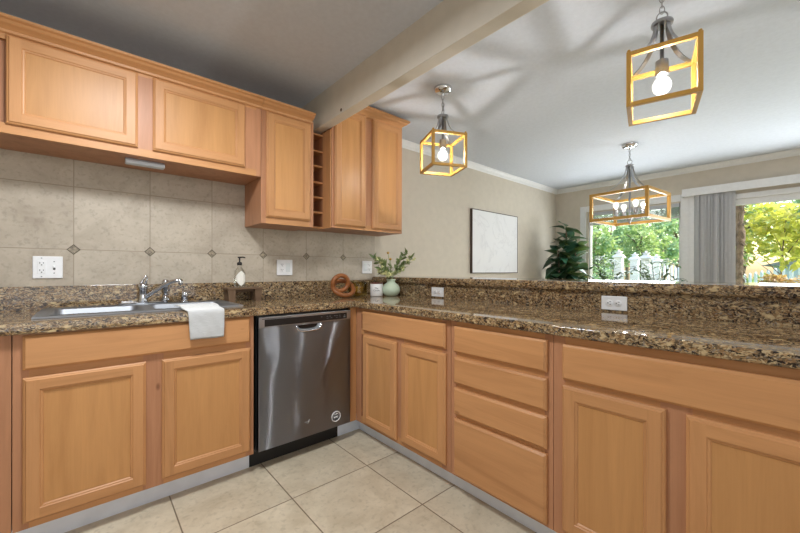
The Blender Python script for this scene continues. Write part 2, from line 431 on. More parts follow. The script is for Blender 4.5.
# ---------------------------------------------------------------- the setting
CT = .917                      # top of the worktops
CEIL = 2.43
bm = B(); box(bm, -2.2, 5.9, -2.6, 2.9, -.06, 0); struct('floor', bm, M['floor'])
bm = B(); box(bm, -2.2, 5.9, -2.6, 2.9, CEIL, CEIL+.06); box(bm, -2.2, 1.265, -2.6, 2.63, CEIL-.026, CEIL); struct('ceiling', bm, M['ceil'])
bm = B(); box(bm, -2.2, 2.06, 2.63, 2.9, 0, CEIL); box(bm, 2.06, 5.9, 2.70, 2.9, 0, CEIL); struct('wall_back', bm, M['wall'])
bm = B(); box(bm, -2.3, -2.2, -2.6, 2.9, 0, CEIL); struct('wall_left', bm, M['wall'])
bm = B(); box(bm, -2.2, 5.9, -2.7, -2.6, 0, CEIL); struct('wall_front', bm, M['wall'])
XW = 5.755
bm = B()
slab(bm, [-2.6, -1.35, .70, 1.07, 2.20, 2.9], [0, .06, .86, 2.00, 2.04, CEIL],
     lambda i, j: (i == 1 and 1 <= j <= 2) or (i == 3 and j == 2), XW, XW+.14, (1, 2, 0))
struct('wall_right', bm, M['wall'])
# tiled backsplash with small diamond insets at the crossings of the lower joint
bm = B(); box(bm, -2.2, 1.984, 2.620, 2.63, 1.0, 1.80)
for k in range(-2, 6):
    x = -.060+.341*k; z = 1.235; d = .023
    if x > 1.93: continue
    vs = [bm.verts.new((x+a*d, 2.6192, z+b*d)) for a, b in ((0, -1), (1, 0), (0, 1), (-1, 0))]; f = bm.faces.new(vs); f.material_index = 1
    vs2 = [bm.verts.new((x+a*d*1.25, 2.6196, z+b*d*1.25)) for a, b in ((0, -1), (1, 0), (0, 1), (-1, 0))]; f = bm.faces.new(vs2); f.material_index = 2
struct('wall_backsplash', bm, [M['splash'], simple('mosaic_inset', (140, 128, 108), .3, 0, .5, .6, 70), simple('inset_grout', (92, 82, 68), .8)])
# ceiling beam between kitchen and dining room
bm = B(); box(bm, 1.265, 1.343, -2.6, 2.63, 2.170, CEIL, .004); struct('trim_1', bm, M['beam'])
bm = B(); lathe(bm, [(0, -.001), (.004, -.001), (.005, -.003), (.010, -.003), (.011, 0), (.011, .0)], (1.2649, 2.041, 2.192), 18, 0, 'X', False)
tag(obj('grommet', bm, simple('brown_ring', (92, 72, 54), .6)), 'small brown ring grommet on the kitchen side of the ceiling beam', 'grommet')
# crown mouldings of the dining room
CP = [(0, 0), (.004, 0), (.010, -.002), (.016, .010), (.030, .020), (.046, .042), (.055, .050), (.058, .052), (.058, .058), (0, .058)]
bm = B(); prism(bm, [(2.70-p[0], 2.368+p[1]*1.06) for p in CP], 0, 2.06, XW); struct('trim_2', bm, M['trim'])
bm = B(); prism(bm, [(XW-p[0], 2.368+p[1]*1.06) for p in CP], 1, -2.6, 2.70); struct('trim_3', bm, M['trim'])
# half wall that carries the bar
bm = B(); box(bm, 2.0, 2.13, -1.2, 2.63, 0, 1.018); struct('wall_peninsula', bm, M['wall'])
# toe boards
bm = B(); box(bm, -2.2, .6905, 2.092, 2.11, 0, .108); box(bm, 1.271, 1.466, 2.092, 2.11, 0, .108); struct('baseboard_left', bm, M['toe'])
bm = B(); box(bm, 1.448, 1.466, -1.2, 2.092, 0, .108); struct('baseboard_right', bm, M['toe'])

# dining window: casing, sash, glass
bm = B()
def frame_yz(bm, y0, y1, z0, z1, wd, x0, x1, bev=.003):
    box(bm, x0, x1, y0, y0+wd, z0, z1, bev); box(bm, x0, x1, y1-wd, y1, z0, z1, bev)
    box(bm, x0, x1, y0+wd, y1-wd, z1-wd, z1, bev); box(bm, x0, x1, y0+wd, y1-wd, z0, z0+wd, bev)
frame_yz(bm, .985, 2.315, .75, 2.105, .085, XW-.018, XW+.001)
frame_yz(bm, 1.07, 2.20, .86, 2.0, .022, XW+.02, XW+.10)
wi = struct('window_1', bm, M['trim'])
bm = B(); box(bm, XW+.075, XW+.081, 1.09, 2.18, .88, 1.98); obj('pane', bm, M['glass'], wi)
# sliding glass door
bm = B()
frame_yz(bm, -1.42, .74, .04, 2.03, .06, XW-.015, XW+.12)
box(bm, XW-.016, XW, .741, .984, .06, 2.105, .002); box(bm, XW+.02, XW+.07, -1.36, .68, 1.90, 1.975, .003)
box(bm, XW+.02, XW+.07, .61, .675, .1, 1.90, .003); box(bm, XW+.02, XW+.07, -.42, -.36, .1, 1.90, .003); box(bm, XW+.02, XW+.07, -1.36, -1.30, .1, 1.90, .003); box(bm, XW+.02, XW+.07, -1.36, .68, .1, .19, .003)
dr = struct('door_1', bm, M['trim'])
bm = B(); box(bm, XW+.042, XW+.048, -.36, .61, .19, 1.90); obj('pane', bm, M['glass'], dr)
bm = B(); box(bm, XW+.042, XW+.048, -1.30, -.42, .19, 1.90); obj('pane', bm, M['glass'], dr)

# ---------------------------------------------------------------- cabinets
def panel_front(name, x0, x1, z0, z1, parent, yb=0.0, th=.020, stile=.048):
    """cabinet door: back on y = yb, front towards -y; butt-jointed stiles and rails, moulded edge, flat recessed panel as a sub-part"""
    cx, cz = (x0+x1)/2, z0
    o = None
    bm = B(); x0 -= cx; x1 -= cx; h = z1-z0
    def rect(i, y): return [bm.verts.new((x0+i, y, i)), bm.verts.new((x1-i, y, i)), bm.verts.new((x1-i, y, h-i)), bm.verts.new((x0+i, y, h-i))]
    def ring(a, b):
        for k in range(4): bm.faces.new((a[k], a[(k+1) % 4], b[(k+1) % 4], b[k])).material_index = 1 if k in (0, 2) else 0
    r = [rect(0, 0), rect(0, -th+.010), rect(.004, -th+.006), rect(.007, -th+.005), rect(.011, -th)]
    for a, b in zip(r, r[1:]): ring(a, b)
    bm.faces.new(r[0])
    def q(xa, xb, za, zb, m):
        f = bm.faces.new([bm.verts.new(p) for p in ((xa, -th, za), (xb, -th, za), (xb, -th, zb), (xa, -th, zb))]); f.material_index = m
    i, s = .011, stile
    q(x0+i, x0+s, i, h-i, 0); q(x1-s, x1-i, i, h-i, 0); q(x0+s, x1-s, i, s, 1); q(x0+s, x1-s, h-s, h-i, 1)
    r = [rect(s, -th), rect(s+.003, -th+.004), rect(s+.008, -th+.005), rect(s+.012, -th+.010)]
    for a, b in zip(r, r[1:]): ring(a, b)
    o = obj(name, bm, [M['wood_v'], M['wood_h']], parent, loc=(cx, yb, cz))
    bm = B(); i = s+.009; box(bm, x0+i, x1-i, -th+.0095, -.004, i, h-i)
    obj('door_panel', bm, M['wood_p'], o)
    return o
def slab_front(name, x0, x1, z0, z1, parent, yb=0.0, th=.020):
    cx = (x0+x1)/2; bm = B(); x0 -= cx; x1 -= cx; h = z1-z0
    def rect(i, y): return [bm.verts.new((x0+i, y, i)), bm.verts.new((x1-i, y, i)), bm.verts.new((x1-i, y, h-i)), bm.verts.new((x0+i, y, h-i))]
    r = [rect(0, 0), rect(0, -th+.009), rect(.003, -th+.006), rect(.0045, -th+.005), rect(.009, -th)]
    for a, b in zip(r, r[1:]):
        for k in range(4): bm.faces.new((a[k], a[(k+1) % 4], b[(k+1) % 4], b[k]))
    bm.faces.new(r[0]); bm.faces.new(r[-1])
    return obj(name, bm, M['wood_h'], parent, loc=(cx, yb, z0))
def carcass(w, d, z0, z1, parent, fr=.045, toe=False, name='body', mids=(), rails=()):
    """closed box behind a face frame of stiles and rails"""
    bm = B(); box(bm, .001, w-.001, .019, d, z0, z1, 0, 0)
    obj(name, bm, M['wood_f'], parent)
    bm = B(); e = .0006
    box(bm, e, fr, 0, .019, z0, z1, 0, 0); box(bm, w-fr, w-e, 0, .019, z0, z1, 0, 0)
    for m in mids: box(bm, m[0], m[1], 0, .019, z0+.04, z1-.03, 0, 0)
    box(bm, fr, w-fr, .0003, .019, z1-.04, z1, 0, 1); box(bm, fr, w-fr, .0003, .019, z0, z0+.045, 0, 1)
    for a, b in rails: box(bm, fr, w-fr, .0006, .019, a, b, 0, 1)
    obj('face_frame', bm, [M['wood_f'], M['wood_h']], parent)
BZ0, BZ1 = .108, .8755
YF, XF = 2.015, 1.370
def base(label, loc, rz, w, fr=.045, **kw):
    t = thing('base_cabinet', label, 'cabinet', loc, rz, 'maple base cabinets')
    carcass(w, .60, BZ0, BZ1, t, fr, **kw)
    return t
# sink run (front towards -y)
t = base('neighbouring maple base cabinet cut by the left edge of the photo', (-.95, YF, 0), 0, .728, rails=((.70, .74),), mids=())
panel_front('door', .06, .66, .138, .702, t); slab_front('drawer_front', .06, .66, .735, .866, t)
# sink base is open inside where the bowls hang
t = thing('base_cabinet', 'maple base cabinet under the steel sink with two panelled doors', 'cabinet', (-.220, YF, 0), 0, 'maple base cabinets')
W_ = .909
bm = B(); box(bm, .001, .018, .019, .60, BZ0, BZ1); box(bm, W_-.018, W_-.001, .019, .60, BZ0, BZ1); box(bm, .018, W_-.018, .019, .60, BZ0, BZ0+.018); box(bm, .018, W_-.018, .588, .60, BZ0+.018, BZ1)
obj('body', bm, M['wood_f'], t)
bm = B(); box(bm, .0006, .045, 0, .019, BZ0, BZ1); box(bm, W_-.042, W_-.0006, 0, .019, BZ0, BZ1); box(bm, .41, .49, 0, .019, BZ0, .74)
box(bm, .045, W_-.042, .0003, .019, .840, BZ1, 0, 1); box(bm, .045, W_-.042, .0003, .019, BZ0, BZ0+.045, 0, 1); box(bm, .045, W_-.042, .0006, .019, .69, .75, 0, 1)
obj('face_frame', bm, [M['wood_f'], M['wood_h']], t)
panel_front('door', .028, .421, .135, .702, t); panel_front('door', .482, .889, .135, .700, t)
slab_front('drawer_front', .028, .886, .733, .867, t)
# corner filler between dishwasher and peninsula
t = thing('corner_filler', 'narrow maple filler strip between dishwasher and peninsula cabinets', 'cabinet', (1.322, YF, 0))
bm = B(); box(bm, 0, .0475, 0, .10, BZ0, BZ1); obj('stile', bm, M['wood_v'], t)
# peninsula run (front towards -x): local x runs towards -y
RZ = -PI/2
t = base('corner maple base cabinet with a drawer front over two narrow doors, right of the dishwasher', (XF, 2.014, 0), RZ, .840, .06, mids=((.42, .485),), rails=((.70, .735),))
panel_front('door', .095, .431, .128, .702, t, stile=.046); panel_front('door', .474, .813, .138, .702, t, stile=.046)
slab_front('drawer_front', .092, .812, .729, .855, t)
t = base('maple base cabinet with a stack of four drawers', (XF, 1.173, 0), RZ, .521, .035, rails=((.69, .74), (.54, .585), (.39, .435)))
for a, b in ((.723, .850), (.571, .698), (.420, .548), (.122, .399)): slab_front('drawer_front', .028, .499, a, b, t)
t = base('wide maple base cabinet with one long drawer front over two doors, nearest the camera', (XF, .651, 0), RZ, 1.02, .045, rails=((.68, .73),), mids=((.345, .425),))
panel_front('door', .038, .361, .135, .690, t); panel_front('door', .411, .98, .135, .690, t)
slab_front('drawer_front', .038, .98, .712, .845, t)
t = base('maple base cabinet beyond the right edge of the photo', (XF, -.370, 0), RZ, .82, .045, rails=((.68, .73),))
panel_front('door', .03, .40, .135, .690, t); panel_front('door', .42, .79, .135, .690, t); slab_front('drawer_front', .03, .79, .716, .848, t)

# upper cabinets
YU = 2.30
CRL = [(0, 0), (-.004, 0), (-.010, .004), (-.012, .014), (-.024, .022), (-.040, .030), (-.050, .040), (-.058, .043), (-.062, .046), (-.062, .056), (0, .056)]
CRR = [(p[0], p[1]*1.2) for p in CRL]
def crown(parent, prof, zc, x0, x1, ret=0):
    """moulding along the front (local y = 0); ret > 0 adds a mitred return along the right side, ret deep"""
    bm = B(); n = len(prof)
    rows = [[(x0, p[0], zc+p[1]) for p in prof], [(x1+(-p[0] if ret else 0), p[0], zc+p[1]) for p in prof]]
    if ret: rows.append([(x1-p[0], ret, zc+p[1]) for p in prof])
    V = [[bm.verts.new(c) for c in r] for r in rows]
    for a, b in zip(V, V[1:]):
        for k in range(n): bm.faces.new((a[k], a[(k+1) % n], b[(k+1) % n], b[k]))
    bm.faces.new(V[0]); bm.faces.new(V[-1])
    obj('crown', bm, M['wood_h'], parent)
UG = 'maple wall cabinets'
t = thing('wall_cabinet', 'short wide maple wall cabinet with two doors above the sink', 'cabinet', (-.325, YU, 0), 0, UG)
carcass(1.155, .318, 1.722, 2.17, t, .03, mids=((.515, .590), (1.045, 1.1248)))
panel_front('door', .055, .518, 1.762, 2.150, t); panel_front('door', .582, 1.055, 1.762, 2.148, t)
crown(t, CRL, 2.155, 0, 1.155)
t = thing('wall_cabinet', 'maple wall cabinet beyond the left edge of the photo', 'cabinet', (-1.082, YU, 0), 0, UG)
carcass(.756, .318, 1.722, 2.17, t, .03)
panel_front('door', .04, .37, 1.762, 2.150, t); panel_front('door', .39, .72, 1.762, 2.150, t); crown(t, CRL, 2.155, 0, .756)
t = thing('wall_cabinet', 'tall narrow single-door maple wall cabinet left of the wine rack', 'cabinet', (.8315, YU, 0), 0, UG)
carcass(.367, .318, 1.428, 2.17, t, .03)
panel_front('door', .030, .340, 1.468, 2.150, t)
crown(t, CRL, 2.155, 0, .353)
t = thing('wall_cabinet', 'taller two-door maple wall cabinet at the right end, past the ceiling beam', 'cabinet', (1.345, YU, 0), 0, UG)
carcass(.690, .318, 1.440, 2.345, t, .03, mids=((.285, .385),))
panel_front('door', .020, .300, 1.458, 2.335, t, stile=.046); panel_front('door', .366, .672, 1.458, 2.335, t, stile=.046)
crown(t, CRR, 2.332, 0, .668, .318)
# open wine rack set back between them
t = thing('wine_rack', 'open maple wine rack of stacked cubbies between two wall cabinets', 'wine rack', (1.200, 2.415, 0))
bm = B(); w = .1435
slab(bm, [.0005, .008, w-.008, w-.0005], [0, .195, .203], lambda i, j: i == 1 and j == 0, 1.438, 2.160, (0, 1, 2))
obj('body', bm, M['wood_f'], t)
bm = B(); box(bm, w-.0075, w-.0008, -.112, -.0005, 1.438, 2.160); obj('side_panel', bm, M['wood_v'], t)
for z in (1.438, 1.552, 1.664, 1.776, 1.898, 2.010, 2.135):
    bm = B(); box(bm, .008, w-.008, 0, .195, z, z+.013, .001); obj('shelf', bm, M['wood_h'], t)

# under-cabinet light
t = thing('under_cabinet_light', 'slim white light bar fixed under the wall cabinet above the sink', 'light', (.235, 2.395, 1.722))
bm = B(); box(bm, -.088, .088, -.022, .022, -.010, 0, .002); obj('housing', bm, M['nickel'], t)
bm = B(); box(bm, -.088, .088, -.028, .022, -.028, -.010, .004); obj('diffuser', bm, M['alu'], t)

# ---------------------------------------------------------------- worktops
SX0, SX1, SY0, SY1 = -.160, .650, 2.140, 2.575     # cut-out for the sink
t = thing('countertop', 'L-shaped speckled brown granite countertop with rounded front edge', 'countertop', (0, 0, 0))
bm = B()
xs = [-1.0, SX0, SX1, 1.338, 1.985]; ys = [-1.2, 1.985, SY0, SY1, 2.612]
slab(bm, xs, ys, lambda i, j: (i < 3 and j == 0) or (i == 1 and j == 2), .876, CT, (0, 1, 2), .008,
     lambda a, b: (abs(a.y-1.985) < 1e-4 and abs(b.y-1.985) < 1e-4 and a.x < 1.339 and b.x < 1.339 and abs(a.z-b.z) < 1e-5) or
                  (abs(a.x-1.338) < 1e-4 and abs(b.x-1.338) < 1e-4 and a.y < 1.99 and b.y < 1.99 and abs(a.z-b.z) < 1e-5))
obj('worktop', bm, M['granite'], t, 40)
bm = B(); box(bm, -1.0, 1.952, 2.598, 2.6195, CT, 1.040, .001); obj('upstand', bm, M['granite'], t)
bm = B(); box(bm, 1.985, 1.9995, -1.2, 2.6195, CT, 1.018); obj('riser_panel', bm, M['granite'], t)
bm = B()
bx0, bx1 = 1.953, 2.40
prof = [(bx0+.012, 1.0185), (bx0+.004, 1.022), (bx0, 1.030), (bx0, 1.050), (bx0+.003, 1.060), (bx0+.010, 1.066), (bx0+.02, 1.068), (bx1-.015, 1.068), (bx1, 1.055), (bx1, 1.030), (bx1-.01, 1.0185)]
prism(bm, prof, 1, -1.2, 2.618)
o = obj('bar_top', bm, M['granite']); tag(o, 'raised granite bar ledge running along the top of the half wall', 'bar top')
# ---------------------------------------------------------------- sink
t = thing('kitchen_sink', 'stainless steel double-bowl drop-in kitchen sink', 'sink', (0, 0, CT))
def rrect(bm, x0, x1, y0, y1, z, r, n=5):
    vs = []
    for cx, cy, a0 in ((x1-r, y0+r, -90), (x1-r, y1-r, 0), (x0+r, y1-r, 90), (x0+r, y0+r, 180)):
        for k in range(n+1):
            a = R(a0+90*k/n); vs.append(bm.verts.new((cx+r*math.cos(a), cy+r*math.sin(a), z)))
    return vs
bowls = [(-.130, .214, 2.163, 2.500), (.256, .624, 2.163, 2.500)]
bm = B()
us = [-.178, -.130, .214, .256, .624, .668]; vs_ = [2.122, 2.163, 2.500, 2.594]
slab(bm, us, vs_, lambda i, j: j == 1 and i in (1, 3), .001, .009, (0, 1, 2), .003,
     lambda a, b: abs(a.z-.009) < 1e-5 and abs(b.z-.009) < 1e-5 and ((abs(a.x-b.x) < 1e-5 and (abs(a.x+.178) < 1e-4 or abs(a.x-.668) < 1e-4)) or (abs(a.y-b.y) < 1e-5 and (abs(a.y-2.122) < 1e-4 or abs(a.y-2.594) < 1e-4))))
obj('rim', bm, M['steel'], t, 40)
for (x0, x1, y0, y1) in bowls:
    bm = B()
    L = [rrect(bm, x0-.006, x1+.006, y0-.006, y1+.006, .010, .03), rrect(bm, x0, x1, y0, y1, .011, .03), rrect(bm, x0+.006, x1-.006, y0+.006, y1-.006, .004, .035), rrect(bm, x0+.012, x1-.012, y0+.012, y1-.012, -.13, .04), rrect(bm, x0+.03, x1-.03, y0+.03, y1-.03, -.155, .04), rrect(bm, x0+.10, x1-.10, y0+.08, y1-.08, -.16, .03)]
    n = len(L[0])
    for a, b in zip(L, L[1:]):
        for k in range(n):
            f = bm.faces.new((a[k], a[(k+1) % n], b[(k+1) % n], b[k])); f.smooth = True
    bm.faces.new(L[-1])
    bo = obj('bowl', bm, M['steel'], t)
    bm = B(); lathe(bm, [(.0, -.157), (.03, -.157), (.042, -.155), (.042, -.16)], ((x0+x1)/2, (y0+y1)/2, 0), 20); obj('drain', bm, M['chrome'], bo)
# ---------------------------------------------------------------- faucet
DZ = CT+.009
t = thing('faucet', 'chrome single-lever kitchen faucet behind the sink', 'faucet', (.240, 2.553, DZ))
bm = B(); L = [rrect(bm, -.115, .125, -.028, .028, 0, .026), rrect(bm, -.115, .125, -.028, .028, .010, .026), rrect(bm, -.105, .115, -.020, .020, .016, .018)]
n = len(L[0])
for a, b in zip(L, L[1:]):
    for k in range(n): bm.faces.new((a[k], a[(k+1) % n], b[(k+1) % n], b[k]))
bm.faces.new(L[0]); bm.faces.new(L[-1]); obj('base_plate', bm, M['chrome'], t, 40)
bm = B(); lathe(bm, [(.026, .014), (.026, .02), (.022, .03), (.021, .088), (.024, .092), (.024, .104), (.020, .116), (.010, .124), (0, .126)], (0, 0, 0), 22); obj('valve_body', bm, M['chrome'], t)
bm = B(); tube(bm, [(-.012, 0, .108), (-.006, 0, .128), (.004, -.004, .148), (.016, -.010, .168)], [.010, .008, .006, .005], 10); tube(bm, [(.012, -.01, .112), (.016, -.012, .140), (.022, -.014, .160)], [.007, .005, .004], 8); obj('lever_handle', bm, M['chrome'], t)
bm = B(); sp = [(.010, -.008, .036), (.045, -.030, .068), (.090, -.058, .105), (.125, -.078, .128), (.150, -.094, .137), (.170, -.106, .138)]
tube(bm, sp, [.012, .0115, .011, .011, .011, .011], 12); sphere(bm, (.170, -.106, .138), .0112)
so = obj('spout', bm, M['chrome'], t)
bm = B(); lathe(bm, [(.0125, 0), (.0125, -.026), (.009, -.030)], (.172, -.107, .142), 16); obj('aerator', bm, M['chrome'], so)
t = thing('side_sprayer', 'chrome side sprayer standing beside the faucet spout', 'sprayer', (.352, 2.560, DZ+.0165))
bm = B(); lathe(bm, [(.024, 0), (.024, .006), (.017, .018), (.015, .03)], (0, 0, 0), 18); obj('holder', bm, M['chrome'], t)
bm = B(); lathe(bm, [(.011, .028), (.012, .05), (.016, .075), (.020, .10), (.019, .118), (.010, .126), (0, .127)], (0, 0, 0), 18); obj('spray_head', bm, M['chrome'], t)
t = thing('air_gap', 'small chrome air-gap cap on the sink deck, right of the faucet', 'air gap', (.452, 2.560, DZ+.0005))
bm = B(); lathe(bm, [(.026, 0), (.026, .005), (.020, .010)], (0, 0, 0), 18); obj('flange', bm, M['chrome'], t)
bm = B(); lathe(bm, [(.019, .009), (.019, .058), (.016, .064), (0, .066)], (0, 0, 0), 18); obj('cap', bm, M['chrome'], t)
# ---------------------------------------------------------------- towel folded over the front of the sink
bm = B(); nx, ns = 24, 46
path = [(2.262, CT+.0145), (2.215, CT+.0165), (2.13, CT+.0165), (2.09, CT+.0085), (2.03, CT+.0055), (1.992, CT+.0045), (1.979, CT-.004), (1.972, CT-.020), (1.972, .86), (1.972, .785)]
acc = [0]
for a, b in zip(path, path[1:]): acc.append(acc[-1]+math.hypot(a[0]-b[0], a[1]-b[1]))
def at(s):
    for k in range(len(path)-1):
        if s <= acc[k+1]+1e-9:
            f = (s-acc[k])/(acc[k+1]-acc[k]); return (path[k][0]+(path[k+1][0]-path[k][0])*f, path[k][1]+(path[k+1][1]-path[k][1])*f)
layers = []
for L in range(2):
    g = []
    for j in range(ns+1):
        s = acc[-1]*j/ns; y, z = at(s); row = []
        for i in range(nx+1):
            u = i/nx; x = .372+.150*u + .022*(1-j/ns)*(u-.5)*2
            hang = max(0, min(1, (s-.30)/.1))
            wv = .0035*math.sin(u*9+s*14)*hang + .0022*math.sin(s*70+u*2)*hang
            if L: row.append(bm.verts.new((x, y-.006*hang-abs(wv)*.0-wv*.6-.002*hang, z+.0045*(1-hang)+.002*hang*math.sin(u*7)*(j == ns))))
            else: row.append(bm.verts.new((x, y+.0005-max(0, -wv)*.0, z)))
        g.append(row)
    layers.append(g)
    for j in range(ns):
        for i in range(nx): bm.faces.new((g[j][i], g[j][i+1], g[j+1][i+1], g[j+1][i])).smooth = True
a, b = layers
for j in range(ns):
    for i in (0, nx): bm.faces.new((a[j][i], a[j+1][i], b[j+1][i], b[j][i]))
for i in range(nx):
    for j in (0, ns): bm.faces.new((a[j][i], a[j][i+1], b[j][i+1], b[j][i]))
o = obj('dish_towel', bm, M['towel']); tag(o, 'white dish towel draped over the front edge of the sink', 'towel')

# ---------------------------------------------------------------- dishwasher
t = thing('dishwasher', 'stainless steel built-in dishwasher under the countertop', 'dishwasher', (.6955, 1.992, 0))
W_ = .618
bm = B(); box(bm, .006, W_-.006, .028, .58, .112, .872); obj('tub', bm, M['black'], t)
bm = B(); box(bm, -.003, .5745, .0985, .58, .001, .1115); obj('toe_panel', bm, M['black_m'], t)
bm = B()
slab(bm, [.012, .222, .408, W_-.006], [.118, .757, .797, .802], lambda i, j: i == 1 and j == 1, 0, .026, (0, 2, 1), .003,
     lambda a, b: abs(a.y) < 1e-5 and abs(b.y) < 1e-5 and ((abs(a.x-b.x) < 1e-5 and (abs(a.x-.012) < 1e-4 or abs(a.x-W_+.006) < 1e-4)) or (abs(a.z-b.z) < 1e-5 and abs(a.z-.118) < 1e-4)))
do = obj('door_panel', bm, M['dw'], t)
bm = B()      # finger pocket: half-rounded scoop with chrome lip
pk = [(.234, .797), (.236, .778), (.250, .764), (.275, .759), (.315, .7575), (.355, .759), (.380, .764), (.394, .778), (.396, .797)]
tube(bm, [(p[0], -.003, p[1]) for p in pk], .0055, 8); 
ho = obj('handle_pocket', bm, M['chrome'], do)
bm = B(); box(bm, .223, .407, .018, .0255, .7575, .7965); obj('recess', bm, M['black'], do)
bm = B()
cx_, a0 = .315, []
vs1 = [bm.verts.new((p[0], .002, p[1])) for p in pk]; vs2 = [bm.verts.new((.315+(p[0]-.315)*.8, .016, .797+(p[1]-.797)*.62)) for p in pk]
for k in range(len(pk)-1): bm.faces.new((vs1[k], vs1[k+1], vs2[k+1], vs2[k])).smooth = True
vs3 = [bm.verts.new((x, .002, z)) for x, z in ((.222, .797), (.222, .757), (.408, .757), (.408, .797))]
bm.faces.new([vs1[0], vs3[0], vs3[1]]+[vs1[k] for k in (4, 3, 2, 1)]); bm.faces.new([vs1[4], vs3[1], vs3[2], vs3[3]]+[vs1[k] for k in (8, 7, 6, 5)])
obj('pocket_scoop', bm, M['dw_trim'], do)
bm = B(); box(bm, .012, W_-.006, -.003, .026, .803, .862, .003); co = obj('control_strip', bm, M['dw_trim'], t)
bm = B(); box(bm, .044, .582, -.0045, -.002, .809, .848, .001); obj('control_panel', bm, M['black'], co)
bm = B()
bm.free(); gp = simple('grey_print', (120, 122, 126), .5)
for x0, x1, z0, z1 in [(x, x+.010, .833, .836) for x in (.392, .432, .452, .486, .502, .522, .560)]+[(x, x+.013, .822, .824) for x in (.432, .460, .500, .522)]+[(.556, .570, .818, .828)]:
    bm = B(); box(bm, x0, x1, -.0052, -.0042, z0, z1); obj('button', bm, gp, co)
bm = B(); box(bm, .03, .20, -.0035, -.002, .850, .854); obj('printed_strip', bm, simple('dark_print', (70, 72, 76), .5), co)
# round badge low on the door
bm = B(); lathe(bm, [(.0, -.0015), (.031, -.0015), (.033, 0), (.033, .001)], (.503, 0, .186), 28, 0, 'Y'); bo = obj('badge', bm, simple('badge_grey', (92, 94, 98), .4), do)
bm = B(); tube(bm, [(.503+.031*math.cos(a*PI/16), -.002, .186+.031*math.sin(a*PI/16)) for a in range(32)], .0028, 6, closed=True)
for pts in ([(-.017, .012), (-.010, .020), (-.002, .012)], [(-.002, .012), (.006, .020), (.015, .012)], [(-.015, .002), (-.009, -.010), (-.003, .001)], [(.001, .001), (.006, -.010), (.012, .002)]):
    tube(bm, [(.503+p[0], -.002, .186+p[1]) for p in pts], .0026, 6)
obj('emblem', bm, M['plastic'], bo)
bm = B()
tube(bm, [(.285, -.0008, .205), (.300, -.0008, .208), (.318, -.0008, .204)], .0012, 6); tube(bm, [(.305, -.0008, .192), (.313, -.0008, .205), (.317, -.0008, .218)], [.001, .003, .001], 6)
obj('small_mark', bm, simple('bright_mark', (205, 206, 208), .3, .6), do)  # small bright mark low on the door

# ---------------------------------------------------------------- wall plates
def duplex(t, cx, cz, vertical=True, yf=-.008):
    fs = []
    if vertical:
        bm = B(); box(bm, cx-.0165, cx+.0165, yf-.002, yf+.002, cz-.034, cz+.034, .0015); o = obj('receptacle', bm, M['plastic'], t); fs = [o, o]
    else:
        for d in (-.0195, .0195):
            bm = B(); lathe(bm, [(.0, yf-.0025), (.0165, yf-.0025), (.0172, yf-.001), (.0172, yf+.001)], (cx+d, 0, cz), 20, 0, 'Y'); fs.append(obj('receptacle', bm, M['plastic'], t))
    for o, d in zip(fs, (-.019, .019)):
        if vertical: P = lambda a, b: (cx+a, cz+d+b)
        else: P = lambda a, b: (cx+d+b, cz-a)
        yy = yf-.0033
        for a, b, w_, h_ in ((-.0065, .004, .0012, .0042), (.0065, .004, .0012, .0034), (0, -.0065, .0024, .0024)):
            x, z = P(a, b)
            if not vertical: w_, h_ = h_, w_
            bm = B(); box(bm, x-w_, x+w_, yy, yy+.0012, z-h_, z+h_); obj('slot', bm, M['slot'], o)
def plate(label, loc, rz, w_, h_, group='outlet plates on the kitchen walls'):
    t = thing('wall_plate', label, 'outlet', loc, rz, group)
    bm = B(); box(bm, -w_/2, w_/2, -.008, 0, -h_/2, h_/2, .003); obj('cover', bm, M['plastic'], t)
    return t
def screws(t, pts):
    for x, z in pts:
        bm = B(); lathe(bm, [(0, -.0092), (.003, -.0088), (.0034, -.0075)], (x, 0, z), 10, 0, 'Y'); obj('screw', bm, M['nickel'], t)
def toggle(t, cx, cz):
    bm = B(); box(bm, cx-.006, cx+.006, -.0095, -.007, cz-.013, cz+.013, .001); o = obj('switch', bm, M['plastic'], t)
    bm = B(); box(bm, cx-.004, cx+.004, -.019, -.008, cz+.001, cz+.010, .002); obj('toggle', bm, M['plastic'], o)
    bm = B(); box(bm, cx-.0045, cx+.0045, -.0101, -.0093, cz-.011, cz-.002); obj('toggle_gap', bm, M['slot'], o)
def rocker(t, cx, cz):
    bm = B(); box(bm, cx-.0165, cx+.0165, -.0115, -.007, cz-.033, cz+.033, .0015); obj('rocker_switch', bm, simple('rocker_white', (222, 226, 226), .3), t)
yt_ = 2.6195
t = plate('white two-gang plate with an outlet and a toggle switch, left of the sink faucet', (-.159, yt_, 1.138), 0, .113, .115)
duplex(t, -.023, 0); toggle(t, .024, -.002); screws(t, [(-.023, .048), (-.023, -.048), (.024, .030), (.024, -.030)])
t = plate('white two-gang plate with an outlet and a rocker switch, between soap bottle and knot ornament', (1.124, yt_, 1.145), 0, .122, .118)
duplex(t, -.023, 0); rocker(t, .025, 0)
t = plate('white two-gang plate behind the flowers at the end of the tiled wall', (1.894, yt_, 1.152), 0, .108, .114)
rocker(t, -.023, 0); duplex(t, .023, 0)
t = plate('white horizontal outlet plate on the granite riser, nearer the camera', (1.9848, .635, .962), RZ, .116, .070); duplex(t, 0, 0, False)
t = plate('white horizontal outlet plate on the granite riser, right of the green vase', (1.9848, 1.832, .962), RZ, .120, .070); duplex(t, 0, 0, False)

